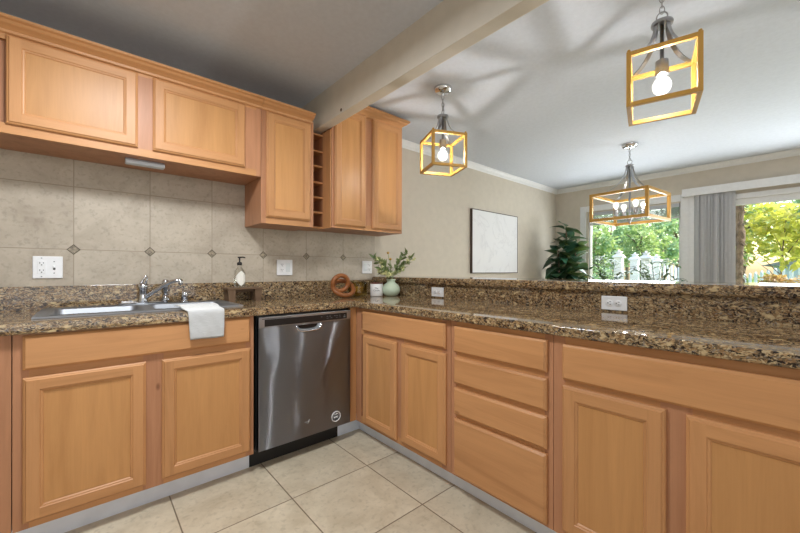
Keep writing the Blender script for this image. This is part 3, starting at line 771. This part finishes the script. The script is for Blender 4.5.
# ---------------------------------------------------------------- things on the worktop
t = thing('riser_tray', 'dark wooden pedestal riser with stubby legs on the counter', 'tray', (.792, 2.52, CT))
bm = B(); box(bm, -.116, .116, -.055, .055, .078, .092, .003); obj('top', bm, M['wood_dark'], t)
for x in (-.085, .085):
    for y in (-.035, .035):
        bm = B(); prism(bm, [(x-.024, .078), (x+.024, .078), (x+.019, 0), (x-.019, 0)], 1, y-.014, y+.014); obj('leg', bm, M['wood_dark'], t)
bm = B(); box(bm, -.10, .10, -.008, .008, .060, .078); obj('stretcher', bm, M['wood_dark'], t)
t = thing('soap_bottle', 'clear glass soap bottle with white label and black pump on the wooden riser', 'soap dispenser', (.768, 2.520, CT+.0925))
bm = B(); lathe(bm, [(0, 0), (.033, 0), (.036, .006), (.036, .090), (.031, .112), (.016, .130), (.0135, .136), (.0135, .150)], (0, 0, 0), 24, cap=False); obj('glass', bm, M['bottle'], t)
bm = B(); lathe(bm, [(0, .003), (.032, .003), (.0335, .03), (.0335, .060), (0, .060)], (0, 0, 0), 20); obj('soap', bm, glass('soap_liquid', (.99, .99, .98, 1), .1, .1), t)
bm = B()
def lab(r, y0, shape, m=0):
    n = 14; rows = []
    for k in range(n+1):
        a = (k/n-.5)*2; hh = shape(a); th = R(-90)+a*.95*R(55)
        rows.append([bm.verts.new((r*math.cos(th), r*math.sin(th), y0+s*hh)) for s in (-1, 1)])
    for p, q in zip(rows, rows[1:]): f = bm.faces.new((p[0], q[0], q[1], p[1])); f.smooth = True; f.material_index = m
lab(.0368, .060, lambda a: .016+.034*max(0, 1-abs(a)**1.3)); obj('label', bm, M['label'], t)
bm = B(); lathe(bm, [(.0155, .148), (.0155, .166), (.006, .170), (.0045, .172), (.0045, .196), (.012, .197), (.012, .205), (0, .206)], (0, 0, 0), 18)
tube(bm, [(0, 0, .201), (.018, -.012, .203), (.030, -.020, .198)], .0045, 8); obj('pump', bm, M['black_m'], t)

# interlocked wooden rings
t = thing('knot_ornament', 'brown carved wooden link ornament of interlocked rings on the counter', 'ornament', (1.462, 2.345, CT))
def link(c, rx, rz_, th, nrm, roll, name='ring'):
    q = Vector((0, 0, 1)).rotation_difference(Vector(nrm).normalized()) ; pts = []
    for k in range(40):
        a = 2*PI*k/40; p = Vector((rx*math.cos(a), rz_*math.sin(a), 0)); p.rotate(Matrix.Rotation(roll, 3, 'Z')); p.rotate(q); pts.append(p+Vector(c))
    bm = B(); tube(bm, pts, th, 12, closed=True)
    lo = min(v.co.z for v in bm.verts)
    if lo < 0.0005: bmesh.ops.translate(bm, verts=bm.verts, vec=(0, 0, .0005-lo))
    obj(name, bm, M['wood_knot'], t)
link((.012, 0, .052), .082, .078, .0175, (-.10, -.66, .70), 0)
link((-.010, .004, .108), .064, .060, .0175, (-.10, -.98, -.18), 0)
# amber jar, candle, vase
t = thing('glass_jar', 'amber glass jar with wavy sides behind the white candle', 'jar', (1.665, 2.43, CT))
bm = B(); lathe(bm, [(0, .002), (.072, .002), (.078, .010), (.080, .03), (.078, .050), (.080, .075), (.078, .100), (.074, .112), (.070, .112), (.072, .09), (.072, .014), (0, .010)], (0, 0, 0), 28, cap=False); obj('glass', bm, M['amber'], t)
bm = B(); lathe(bm, [(0, .011), (.070, .011), (.070, .07), (0, .07)], (0, 0, 0), 24); obj('wax', bm, simple('dark_amber_wax', (168, 140, 74), .5), t)
bm = B(); lathe(bm, [(.076, .1125), (.078, .116), (.076, .122), (0, .124)], (0, 0, 0), 24); obj('lid', bm, glass('lid_glass', (.9, .84, .66, 1), .05), t)
ca = R(-41)
t = thing('candle_jar', 'small white candle jar with black lettering and a rust-brown rim beside the vase', 'candle', (1.742, 2.275, CT), 0)
bm = B(); lathe(bm, [(0, .001), (.046, .001), (.050, .005), (.050, .098), (.047, .100), (.047, .092), (0, .090)], (0, 0, 0), 28, cap=False); obj('jar', bm, M['candle'], t)
bm = B(); lathe(bm, [(.048, .1003), (.0505, .104), (.050, .110), (0, .112)], (0, 0, 0), 28); obj('lid', bm, simple('rust_lid', (112, 62, 44), .45), t)
view = math.atan2(-2.275, -1.742)   # towards the room
for s_, z_, sz in (('The', .066, .018), ('Candle', .048, .018)):
    o = text_mesh('lettering', s_, sz, t, M['black_m'], (.0505*math.cos(view), .0505*math.sin(view), z_), (PI/2, 0, view+PI/2), .0003)
t = thing('vase', 'round sage green ceramic vase on the peninsula corner', 'vase', (1.852, 2.225, CT))
bm = B(); vp = [(0, .001), (.042, .001), (.055, .008), (.069, .028), (.074, .048), (.070, .070), (.058, .092), (.040, .104), (.033, .111), (.034, .124), (.040, .136), (.037, .137), (.031, .125), (.030, .110), (0, .09)]
lathe(bm, vp, (0, 0, 0), 32, cap=False); obj('body', bm, M['ceramic'], t, 180)
# stems standing in the vase
def leafquad(bm, p, d, up, L, Wd, bend=.15, mat=0, n=3):
    d = Vector(d).normalized(); s = d.cross(Vector(up)).normalized(); u = s.cross(d)
    prev = None
    for k in range(n+1):
        f = k/n; wv = Wd*math.sin(PI*min(.98, max(.04, f**.8)))*.5
        c = Vector(p)+d*L*f-u*bend*L*f*f
        row = (bm.verts.new(c-s*wv+u*wv*.25), bm.verts.new(c), bm.verts.new(c+s*wv+u*wv*.25))
        if prev:
            for a in (0, 1):
                fc = bm.faces.new((prev[a], prev[a+1], row[a+1], row[a])); fc.material_index = mat; fc.smooth = True
        prev = row
def rv(s=1): return Vector((random.uniform(-s, s), random.uniform(-s, s), random.uniform(-s, s)))
V0 = Vector((1.852, 2.225, CT+.125))
stems = [((1.815, 2.22, 1.265), 'tall upright stem with an ochre bloom in the vase', 'o'), ((1.845, 2.225, 1.215), 'short ochre bloom standing in the middle of the vase', 'o'),
         ((2.000, 2.215, 1.262), 'leafy sprig reaching up to the right out of the vase', 'l'), ((2.080, 2.225, 1.225), 'long sprig with pale buds leaning far right over the bar', 'f'),
         ((1.955, 2.21, 1.150), 'low sprig with pale buds on the right of the vase', 'f'), ((1.735, 2.225, 1.200), 'dark leafy sprig leaning left out of the vase', 'l'),
         ((1.690, 2.235, 1.225), 'sprig of small pale blooms leaning far left', 'f'), ((1.785, 2.19, 1.085), 'full pale yellow bloom drooping over the rim of the vase', 'F'), ((1.730, 2.215, 1.130), 'leafy sprig low on the left of the vase', 'f')]
for i, (tip, lab_, kd) in enumerate(stems):
    tip = Vector(tip); t = thing('flower_stem', lab_, 'flower', V0 - Vector((0, 0, .03)), 0, 'stems in the green vase'); O = V0-Vector((0, 0, .03))
    st = Vector((random.uniform(-.008, .008), random.uniform(-.008, .008), 0)); st = st if kd != 'F' else Vector((-.008, -.008, 0))
    mid = Vector(((tip.x-O.x)*.32, (tip.y-O.y)*.32, (tip.z-O.z)*.62)); end = tip-O
    if kd == 'F': mid = Vector(((end.x)*.5, end.y*.5, .062))
    rim = Vector(((tip.x-O.x)*.05, (tip.y-O.y)*.05, .046))
    pts = [st, rim]; 
    for k in range(1, 9):
        f = k/8; pts.append((1-f)**2*rim+2*f*(1-f)*mid+f*f*end)
    bm = B(); tube(bm, pts, .0022, 6); obj('stem', bm, M['leaf_vase'], t)
    bm = B()
    if kd in 'lf':
        for k in range(4, 10):
            for q in range(5):
                leafquad(bm, pts[min(k, 9)]+rv(.008), rv()+Vector((0, 0, .4))+end.normalized()*.5, rv()+Vector((0, 0, 1)), random.uniform(.034, .060), random.uniform(.018, .028))
    else:
        for q in range(5): leafquad(bm, pts[5]+rv(.004), rv()+Vector((0, 0, .3)), (0, .1, 1), .035, .012)
    obj('leaves', bm, M['leaf_vase'], t)
    if kd != 'l':
        bm = B()
        if kd == 'o':
            sphere(bm, end, .010, 0, 8)
            for q in range(14):
                a = 2*PI*q/14; leafquad(bm, end, (math.cos(a), math.sin(a), .15), (0, 0, 1), .024, .012)
        elif kd == 'F':
            for c in (end, end+Vector((.028, .0, .008)), end+Vector((-.020, .004, .012))):
                sphere(bm, c, .011, 0, 8)
                for q in range(16): leafquad(bm, c, rv()+Vector((-.1, -.3, .2)), rv(), .024, .018)
        else:
            for k in (4, 5, 6, 7, 8, 9):
                c = pts[k]+rv(.014); sphere(bm, c, .008, 0, 8)
                for q in range(9): leafquad(bm, c, rv(), rv(), .021, .016)
        obj('bloom', bm, M['flower_o'] if kd == 'o' else M['flower'], t)

# ---------------------------------------------------------------- picture on the dining wall
t = thing('wall_art', 'square pale marbled print in a thin dark frame on the dining wall', 'picture', (4.012, 2.699, 1.484))
bm = B(); hw, hz = .515, .394
slab(bm, [-hw, -hw+.008, hw-.008, hw], [-hz, -hz+.008, hz-.008, hz], lambda i, j: i == 1 and j == 1, -.032, 0, (0, 2, 1))
obj('frame', bm, M['cord'], t)
bm = B(); box(bm, -hw+.0085, hw-.0085, -.030, -.004, -hz+.0085, hz-.0085); obj('canvas', bm, M['canvas'], t)

# ---------------------------------------------------------------- hanging lamps
def chain(bm, x, y, z0, z1, r=.0022, lk=.030):
    n = max(1, round((z1-z0)/(lk*.78))); st = (z1-z0)/n
    for k in range(n):
        c = z0+st*(k+.5); pts = []
        for a in range(14):
            th = 2*PI*a/14; h = .009*math.cos(th); v = (st*.5+.005)*math.sin(th)
            pts.append((x+(h if k % 2 else 0), y+(0 if k % 2 else h), c+v))
        tube(bm, pts, r, 6, closed=True)
def cage(parent, hx, hy, z0, z1, b):
    bm = B()
    for sx in (-1, 1):
        for sy in (-1, 1): box(bm, sx*hx-b/2, sx*hx+b/2, sy*hy-b/2, sy*hy+b/2, z0, z1, .001)
    for z in (z0, z1-b):
        for s in (-1, 1):
            box(bm, -hx+b/2, hx-b/2, s*hy-b/2, s*hy+b/2, z, z+b, .001); box(bm, s*hx-b/2, s*hx+b/2, -hy+b/2, hy-b/2, z, z+b, .001)
    obj('cage', bm, M['gold'], parent)
def straps(parent, hx, hy, z0, z1, r0, w_, name='strap'):
    for sx in (-1, 1):
        for sy in (-1, 1):
            pts = []
            for k in range(13):
                f = k/12; rr = .12*f+.88*(1-math.cos(f*PI/2))
                pts.append((sx*(r0*.7+(hx-r0*.7)*rr), sy*(r0*.7+(hy-r0*.7)*rr), z1-(z1-z0)*math.sin(f*PI/2)))
            bm = B(); ribbon(bm, pts, (-sy*hy, sx*hx, 0), w_, .004); obj(name, bm, M['nickel'], parent)
def canopy(parent, r=.064):
    bm = B(); lathe(bm, [(r, 0), (r, -.006), (r*.97, -.016), (r*.86, -.028), (r*.64, -.037), (r*.35, -.042), (r*.2, -.044), (.008, -.058), (0, -.058)], (0, 0, 0), 28); obj('canopy', bm, M['chrome'], parent, 40)
def pendant(label, loc, rz):
    t = thing('pendant_light', label, 'pendant light', loc, rz, 'gold cage pendant lights over the bar')
    z = lambda a: a-CEIL
    canopy(t)
    bm = B(); chain(bm, 0, 0, z(2.272), z(2.374)); obj('chain', bm, M['nickel'], t)
    bm = B(); tube(bm, [(.0, .020*math.cos(a*PI/12), z(2.255)+.020*math.sin(a*PI/12)) for a in range(24)], .003, 8, closed=True); obj('loop', bm, M['nickel'], t)
    bm = B(); lathe(bm, [(.006, z(2.240)), (.010, z(2.236)), (.040, z(2.230)), (.042, z(2.224)), (.040, z(2.216)), (0, z(2.214))], (0, 0, 0), 26); obj('collar', bm, M['nickel'], t, 40)
    straps(t, .118, .118, z(2.072), z(2.218), .030, .020)
    bm = B(); lathe(bm, [(.008, z(2.216)), (.008, z(2.062)), (.012, z(2.060))], (0, 0, 0), 14); obj('stem', bm, M['nickel'], t)
    bm = B(); lathe(bm, [(.012, z(2.062)), (.024, z(2.058)), (.025, z(1.996)), (.020, z(1.994)), (0, z(1.994))], (0, 0, 0), 20); obj('socket', bm, M['nickel'], t, 40)
    cage(t, .120, .120, z(1.838), z(2.076), .018)
    for sx in (-1, 1):
        for sy in (-1, 1):
            bm = B(); sphere(bm, (sx*.120, sy*.120, z(2.082)), .007, 0, 8); obj('finial', bm, M['gold'], t)
    bm = B(); lathe(bm, [(.012, z(1.996)), (.014, z(1.988)), (.027, z(1.974)), (.035, z(1.957)), (.036, z(1.945)), (.032, z(1.928)), (.022, z(1.915)), (.010, z(1.909)), (0, z(1.908))], (0, 0, 0), 20, cap=False); bo = obj('bulb', bm, M['env'], t)
    bm = B(); sphere(bm, (0, 0, z(1.950)), .013); obj('filament', bm, M['bulb'], bo)
    return t
p = pendant('gold cage pendant light over the far end of the bar, near the wall cabinets', (1.909, 1.717, CEIL), R(-25.3))
dup(p, (1.920, .425, CEIL), R(14.1), 'large-looking gold cage pendant light at upper right, nearest the camera')
dup(p, (1.920, -.80, CEIL), R(8), 'third gold cage pendant light, past the right edge of the photo')
t = thing('chandelier', 'four-bulb gold box chandelier hanging in the dining room', 'chandelier', (4.207, 1.205, CEIL), R(-5.6))
z = lambda a: a-CEIL
canopy(t, .075)
bm = B(); chain(bm, 0, 0, z(2.262), z(2.374)); obj('chain', bm, M['nickel'], t)
bm = B(); tube(bm, [(.0, .022*math.cos(a*PI/12), z(2.245)+.022*math.sin(a*PI/12)) for a in range(24)], .0032, 8, closed=True); obj('loop', bm, M['nickel'], t)
bm = B(); lathe(bm, [(.008, z(2.224)), (.038, z(2.214)), (.040, z(2.206)), (.036, z(2.198)), (0, z(2.196))], (0, 0, 0), 24); obj('collar', bm, M['nickel'], t, 40)
straps(t, .265, .248, z(1.916), z(2.20), .03, .022)
cage(t, .272, .255, z(1.630), z(1.918), .028)
bm = B(); lathe(bm, [(.009, z(2.198)), (.009, z(1.70)), (.026, z(1.69)), (.030, z(1.665)), (.018, z(1.645)), (.008, z(1.625)), (.010, z(1.615)), (0, z(1.608))], (0, 0, 0), 18); obj('stem', bm, M['nickel'], t)
for k in range(4):
    a = PI/4+k*PI/2; dx, dy = math.cos(a), math.sin(a)
    bm = B(); tube(bm, [(dx*r_, dy*r_, z(zz)) for r_, zz in ((.02, 1.675), (.06, 1.663), (.10, 1.664), (.125, 1.678), (.13, 1.70))], .006, 8); ao = obj('arm', bm, M['nickel'], t)
    bm = B(); lathe(bm, [(.012, z(1.692)), (.021, z(1.696)), (.021, z(1.758)), (.016, z(1.760)), (0, z(1.760))], (dx*.13, dy*.13, 0), 16); so = obj('candle_sleeve', bm, M['nickel'], ao, 40)
    bm = B(); lathe(bm, [(.010, z(1.7595)), (.016, z(1.772)), (.027, z(1.796)), (.028, z(1.810)), (.020, z(1.830)), (0, z(1.838))], (dx*.13, dy*.13, 0), 16, cap=False); obj('bulb', bm, M['env'], ao)
    bm = B(); sphere(bm, (dx*.13, dy*.13, z(1.805)), .013); obj('filament', bm, M['bulb_s'], ao)
# flush lamp on the kitchen ceiling (above the frame)
t = thing('ceiling_light', 'round flush ceiling lamp above the kitchen floor', 'ceiling light', (.16, 1.30, CEIL-.026))
bm = B(); lathe(bm, [(.20, 0), (.20, -.03), (.19, -.04), (.0, -.04)], (0, 0, 0), 32); obj('base', bm, M['trim'], t, 40)
bm = B(); lathe(bm, [(.17, -.04), (.175, -.06), (.168, -.10), (.155, -.10), (.158, -.06), (.155, -.04)], (0, 0, 0), 32, cap=False); obj('shade_ring', bm, M['trim'], t, 40)

# ---------------------------------------------------------------- blinds
t = thing('window_blind', 'grey horizontal blind drawn halfway up the dining window', 'blind', (XW+.012, 1.63, 2.0))
bm = B(); box(bm, -.022, .022, -.545, .545, -.05, -.002, .002); obj('headrail', bm, M['slat'], t)
zz = -.062; k = 0
while zz > -.165:
    bm = B(); box(bm, -.024, .020, -.54, .54, zz-.0025, zz, 0)
    o = obj('slat', bm, M['slat'], t); zz -= .0105
bm = B(); box(bm, -.024, .020, -.54, .54, -.190, -.170, .003); obj('bottom_rail', bm, M['slat'], t)
t = thing('vertical_blind', 'stacked grey vertical blind with white valance at the sliding door', 'blind', (5.675, .80, 2.06))
bm = B(); box(bm, -.005, .005, -2.3, .245, 0, .095, .002); box(bm, .005, .078, .236, .245, 0, .095, .001); obj('valance', bm, M['trim'], t)
bm = B(); box(bm, .025, .060, -2.28, .230, .02, .06, .002); obj('headrail', bm, M['slat'], t)
for k in range(11):
    y = .105-k*.0315; a = R(58+random.uniform(-28, 22)); bm = B()
    pts = []
    for j in range(7):
        s = (j/6-.5)*.085; c = .008*(1-(2*j/6-1)**2); pts.append((.038+s*math.cos(a)*.75-c*math.sin(a)*.2, y+s*math.sin(a)+c*math.cos(a)))
    ring = pts+[(p[0]+.0012, p[1]+.0006) for p in reversed(pts)]
    prism(bm, ring, 2, -2.0, .02); obj('slat', bm, M['blind'], t, 40)

# ---------------------------------------------------------------- indoor plants
t = thing('fiddle_leaf_fig', 'dark green large-leaved potted fig in the dining room corner', 'plant', (5.22, 2.30, 0))
bm = B(); lathe(bm, [(0, 0), (.13, 0), (.16, .05), (.18, .30), (.165, .30), (.15, .26), (0, .26)], (0, 0, 0), 28, cap=False); obj('pot', bm, M['pot'], t)
bm = B(); lathe(bm, [(0, .27), (.155, .27), (0, .268)], (0, 0, 0), 20, cap=False); obj('soil', bm, M['soil'], t)
bm = B(); tr = [[(0, 0, .25), (.01, 0, .6), (-.01, .01, 1.0), (.01, 0, 1.35), (0, 0, 1.76)], [(.02, .02, .25), (.06, -.03, .7), (.12, -.06, 1.1), (.15, -.08, 1.52)], [(-.02, .0, .25), (-.05, .04, .7), (-.10, .05, 1.05), (-.13, .06, 1.42)]]
for s in tr: tube(bm, s, [.014]*2+[.010]*(len(s)-2), 8)
obj('trunk', bm, M['bark'], t)
bm = B(); random.seed(23)
for s, n, lo in ((tr[0], 46, .72), (tr[1], 34, .75), (tr[2], 34, .75)):
    for k in range(n):
        f = lo*.0+(k+.5)/n; h = .72+(s[-1][2]-.72)*f
        for a_, b_ in zip(s, s[1:]):
            if a_[2] <= h <= b_[2]:
                q = (h-a_[2])/(b_[2]-a_[2]); c = Vector(a_).lerp(Vector(b_), q)
        a = k*2.4+random.uniform(-.4, .4); el = random.uniform(-.5, 1.1)
        d = Vector((math.cos(a), math.sin(a), el)); L = random.uniform(.18, .255)*(1.0 if f < .85 else .85)
        leafquad(bm, c+d.normalized()*.03, d, Vector((0, 0, 1))+rv(.5), L, L*.82, random.uniform(.1, .6), 0, 5)
obj('foliage', bm, M['leaf_fig'], t)
def palm(label, loc, n, L):
    t = thing('palm_plant', label, 'plant', loc, 0, 'palms under the dining window')
    bm = B(); lathe(bm, [(0, 0), (.10, 0), (.14, .24), (.13, .24), (.12, .21), (0, .21)], (0, 0, 0), 24, cap=False); obj('pot', bm, M['pot'], t)
    bm = B(); lf = B()
    for k in range(n):
        a = 2*PI*k/n*1.0+random.uniform(-.3, .3); out = random.uniform(.12, .30)*L; top = random.uniform(.9, 1.18)*L
        pts = []
        for j in range(12):
            f = j/11; pts.append(Vector((math.cos(a)*out*f**1.6, math.sin(a)*out*f**1.6, .2+(top-.2)*math.sin(f*PI*.56)/math.sin(PI*.56)*1.0)))
        tube(bm, pts, .004, 5)
        for j in range(5, 12):
            T = (pts[j]-pts[j-1]).normalized(); s = T.cross(Vector((0, 0, 1))).normalized()
            for sg in (-1, 1): leafquad(lf, pts[j], T*.7+s*sg, (0, 0, 1), .16*(1.15-j/16), .036, .25)
    obj('stem', bm, M['leaf_palm'], t); obj('foliage', lf, M['leaf_palm'], t)
random.seed(5)
palm('feathery palm under the left half of the dining window', (5.26, 1.76, 0), 12, 1.12)
palm('feathery palm nearer the middle of the dining window', (5.36, 1.24, 0), 12, 1.12)

# ---------------------------------------------------------------- garden
bm = B(); box(bm, 5.9, 40, -18, 24, -.45, -.35); struct('ground', bm, M['grass'])
def fence_post(label, loc, h):
    t = thing('fence_post', label, 'fence post', loc, 0, 'white garden gate posts')
    bm = B(); box(bm, -.062, .062, -.062, .062, 0, h-.14, .004); obj('post', bm, M['fence'], t)
    bm = B()
    box(bm, -.088, .088, -.088, .088, h-.14, h-.118, .004)
    vs = [bm.verts.new((x*.085, y*.085, h-.118)) for x, y in ((-1, -1), (1, -1), (1, 1), (-1, 1))]; v2 = [bm.verts.new((x*.045, y*.045, h-.075)) for x, y in ((-1, -1), (1, -1), (1, 1), (-1, 1))]
    for k in range(4): bm.faces.new((vs[k], vs[(k+1) % 4], v2[(k+1) % 4], v2[k]))
    bm.faces.new(v2); bm.faces.new(vs)
    box(bm, -.035, .035, -.035, .035, h-.075, h-.045, .002); box(bm, -.050, .050, -.050, .050, h-.045, h-.032, .002)
    sphere(bm, (0, 0, h-.018), .020, 0, 8); obj('cap', bm, M['fence'], t)
G = -.35
ray = lambda u, x: x*(.7535-.658*(u-400)/356)/(.658+.7535*(u-400)/356)
for u, x, zt, lb in ((619.5, 7.25, 1.50, 'leftmost white capped gate post seen through the dining window'), (635.5, 7.6, 1.46, 'second white capped gate post from the left, beyond the window'),
                     (646.8, 7.35, 1.47, 'third white capped gate post from the left, beyond the window'), (657.0, 7.8, 1.42, 'rightmost white capped gate post, where the picket fence starts')):
    fence_post(lb, (x, ray(u, x), G), zt-G)
def picket_fence(label, P0, P1, t0, t1, n, hw):
    t = thing('picket_fence', label, 'fence', (P0[0], P0[1], G), 0, 'white picket fences in the garden')
    dx, dy = P1[0]-P0[0], P1[1]-P0[1]; ang = math.atan2(dy, dx)
    for k in range(n):
        f = k/(n-1); top = t0+(t1-t0)*f-G
        bm = B(); prism(bm, [(-hw, 0), (hw, 0), (hw, top-.05), (hw*.45, top-.01), (0, top), (-hw*.45, top-.01), (-hw, top-.05)], 1, -.012, .012)
        o = obj('picket', bm, M['fence'], t, loc=(dx*f, dy*f, 0)); o.rotation_euler = (0, 0, ang)
    bm = B()
    for fz in (.30, .80):
        a = Vector((0, 0, (t0-G)*fz)); b = Vector((dx, dy, (t1-G)*fz)); ribbon(bm, [a, (a+b)/2, b], (0, 0, 1), .08, .03)
    o = obj('rail', bm, M['fence'], t); o.location = (.022*math.sin(-ang)*-1*1.0, .022*math.cos(ang)*1.0, 0)
picket_fence('white picket fence running off from the gate posts, behind the window', (7.9, ray(665, 7.9)), (9.3, ray(689, 9.3)), 1.25, 1.14, 8, .028)
picket_fence('white picket fence rising to the right behind the sliding door', (12.0, ray(732, 12.0)), (8.4, ray(812, 8.4)), .98, 1.27, 13, .05)
def tree(name, label, loc, h, rad, leaf_n, leaf_s, m, squash=1.0, seed=0, cl=26, tw=1.0):
    t = thing(name, label, 'tree' if 'tree' in name else 'shrub', loc, 0); rnd = random.Random(seed)
    c0 = Vector((0, 0, h-rad*squash))
    bm = B(); tube(bm, [(0, 0, 0), (.05, .03, h*.3), (-.03, .05, h*.6), (0, 0, h*.85)], [(rad*.07+.02)*tw, (rad*.06+.02)*tw, (rad*.04+.01)*tw, .02*tw], 8)
    for k in range(6):
        a = k*1.05+seed; tube(bm, [(0, 0, h*(.3+.07*k)), (math.cos(a)*rad*.35, math.sin(a)*rad*.35, h*(.42+.07*k)), (math.cos(a)*rad*.7, math.sin(a)*rad*.7, h*(.48+.07*k))], [(rad*.03+.01)*tw, (rad*.02+.006)*tw, .006*tw], 6)
    obj('trunk', bm, M['bark'], t)
    bm = B(); cs = []
    for k in range(cl):
        while True:
            v = Vector((rnd.uniform(-1, 1), rnd.uniform(-1, 1), rnd.uniform(-1, 1)))
            if v.length < 1: break
        cs.append((c0+Vector((v.x*rad*.8, v.y*rad*.8, v.z*rad*.8*squash)), rad*rnd.uniform(.22, .4)))
    for k in range(leaf_n):
        c, r_ = cs[k % cl]
        v = Vector((rnd.gauss(0, 1), rnd.gauss(0, 1), rnd.gauss(0, 1))).normalized(); p = c+v*r_*rnd.uniform(.6, 1.05)
        d = Vector((rnd.uniform(-1, 1), rnd.uniform(-1, 1), rnd.uniform(-.8, .4)))+v*.7; d.normalize()
        s = d.cross(Vector((rnd.uniform(-1, 1), rnd.uniform(-1, 1), 1))).normalized(); L = leaf_s*rnd.uniform(.7, 1.3)
        vs = [bm.verts.new(p), bm.verts.new(p+d*L*.5+s*L*.26), bm.verts.new(p+d*L), bm.verts.new(p+d*L*.5-s*L*.26)]; bm.faces.new(vs)
    me_o = obj('foliage', bm, m, t)
    return t
T = lambda u, x: (x, ray(u, x), G)
tree('garden_tree', 'green tree at the left of the dining window view, behind the fig', T(597, 9.6), 2.9, .52, 1500, .12, M['leaf_a'], 1.7, 1)
tree('garden_tree', 'bright green tree in the middle of the window view, just behind the gate posts', T(643, 10.4), 2.9, .50, 1500, .12, M['leaf_a'], 1.6, 3)
tree('garden_tree', 'bluish green tree behind the leftmost gate post', T(612, 13.2), 3.5, .64, 1900, .14, M['leaf_b'], 1.7, 2)
tree('garden_tree', 'leafy green tree farther back behind the rightmost gate post', T(660, 13.6), 3.3, .62, 1900, .14, M['leaf_b'], 1.6, 4)
tree('garden_tree', 'yellow-green tree with large sunlit leaves outside the sliding door', T(787, 7.75), 2.62, .66, 1300, .125, M['leaf_y'], .95, 5, 24, .25)
tree('garden_tree', 'distant green tree left of the yellow tree, outside the sliding door', T(744, 17), 4.4, .85, 1900, .17, M['leaf_a'], 1.7, 6)
tree('garden_tree', 'distant green tree filling the right of the sliding door view', T(802, 27), 6.4, 2.0, 2600, .28, M['leaf_b'], 1.0, 7)
tree('garden_tree', 'far tall tree rising behind the gate posts', T(628, 18), 5.6, .78, 2400, .2, M['leaf_a'], 2.4, 8)
tree('garden_tree', 'far tall tree rising behind the picket fence', T(678, 19.5), 5.6, .74, 2400, .2, M['leaf_b'], 2.4, 12)
tree('garden_tree', 'far tall tree at the left edge of the window view', T(583, 18), 5.4, .78, 2200, .2, M['leaf_b'], 2.4, 14)
tree('garden_shrub', 'round green shrub low behind the far pickets', T(746, 14.6), 1.6, .55, 1200, .12, M['leaf_a'], .9, 9, cl=12)
tree('garden_shrub', 'rust-coloured low shrub in front of the picket fence', T(792, 6.75), 1.50, .30, 1500, .06, M['leaf_r'], .8, 10, cl=16)
tree('garden_shrub', 'low green shrub at the foot of the gate posts', T(606, 8.6), 1.55, .55, 1300, .1, M['leaf_b'], .9, 11, cl=12)
t = thing('vine_trunk', 'shaggy brown trunk just outside the glass door, beside the vertical blind', 'tree', (6.55, ray(740, 6.55), G))
bm = B(); random.seed(21)
tube(bm, [(random.uniform(-.012, .012), random.uniform(-.012, .012), 3.0*k/30) for k in range(31)], [.048+random.uniform(-.010, .012) for _ in range(31)], 10); obj('trunk', bm, M['bark'], t)
bm = B()
for k in range(420):
    zz = random.uniform(.3, 2.9); a = random.uniform(0, 6.28); leafquad(bm, (.045*math.cos(a), .045*math.sin(a), zz), (math.cos(a)*.5, math.sin(a)*.5, random.uniform(-1, -.2)), (0, .3, 1), .06, .018)
obj('loose_bark', bm, M['bark'], t)
t = thing('neighbor_house', 'pale blue low house with grey roof beyond the picket fence', 'house', (19, ray(806, 19)-.6, -1.6))
bm = B(); box(bm, -1.5, 3, -2.6, 1.3, 0, 2.9); obj('wall', bm, M['siding'], t)
bm = B(); prism(bm, [(-2.9, 2.9), (1.6, 2.9), (-.65, 3.55)], 0, -1.7, 3.2); obj('roof', bm, M['shingle'], t)
bm = B(); box(bm, -1.53, -1.5, -.9, -.1, 1.5, 2.4); obj('window', bm, M['trim'], t)
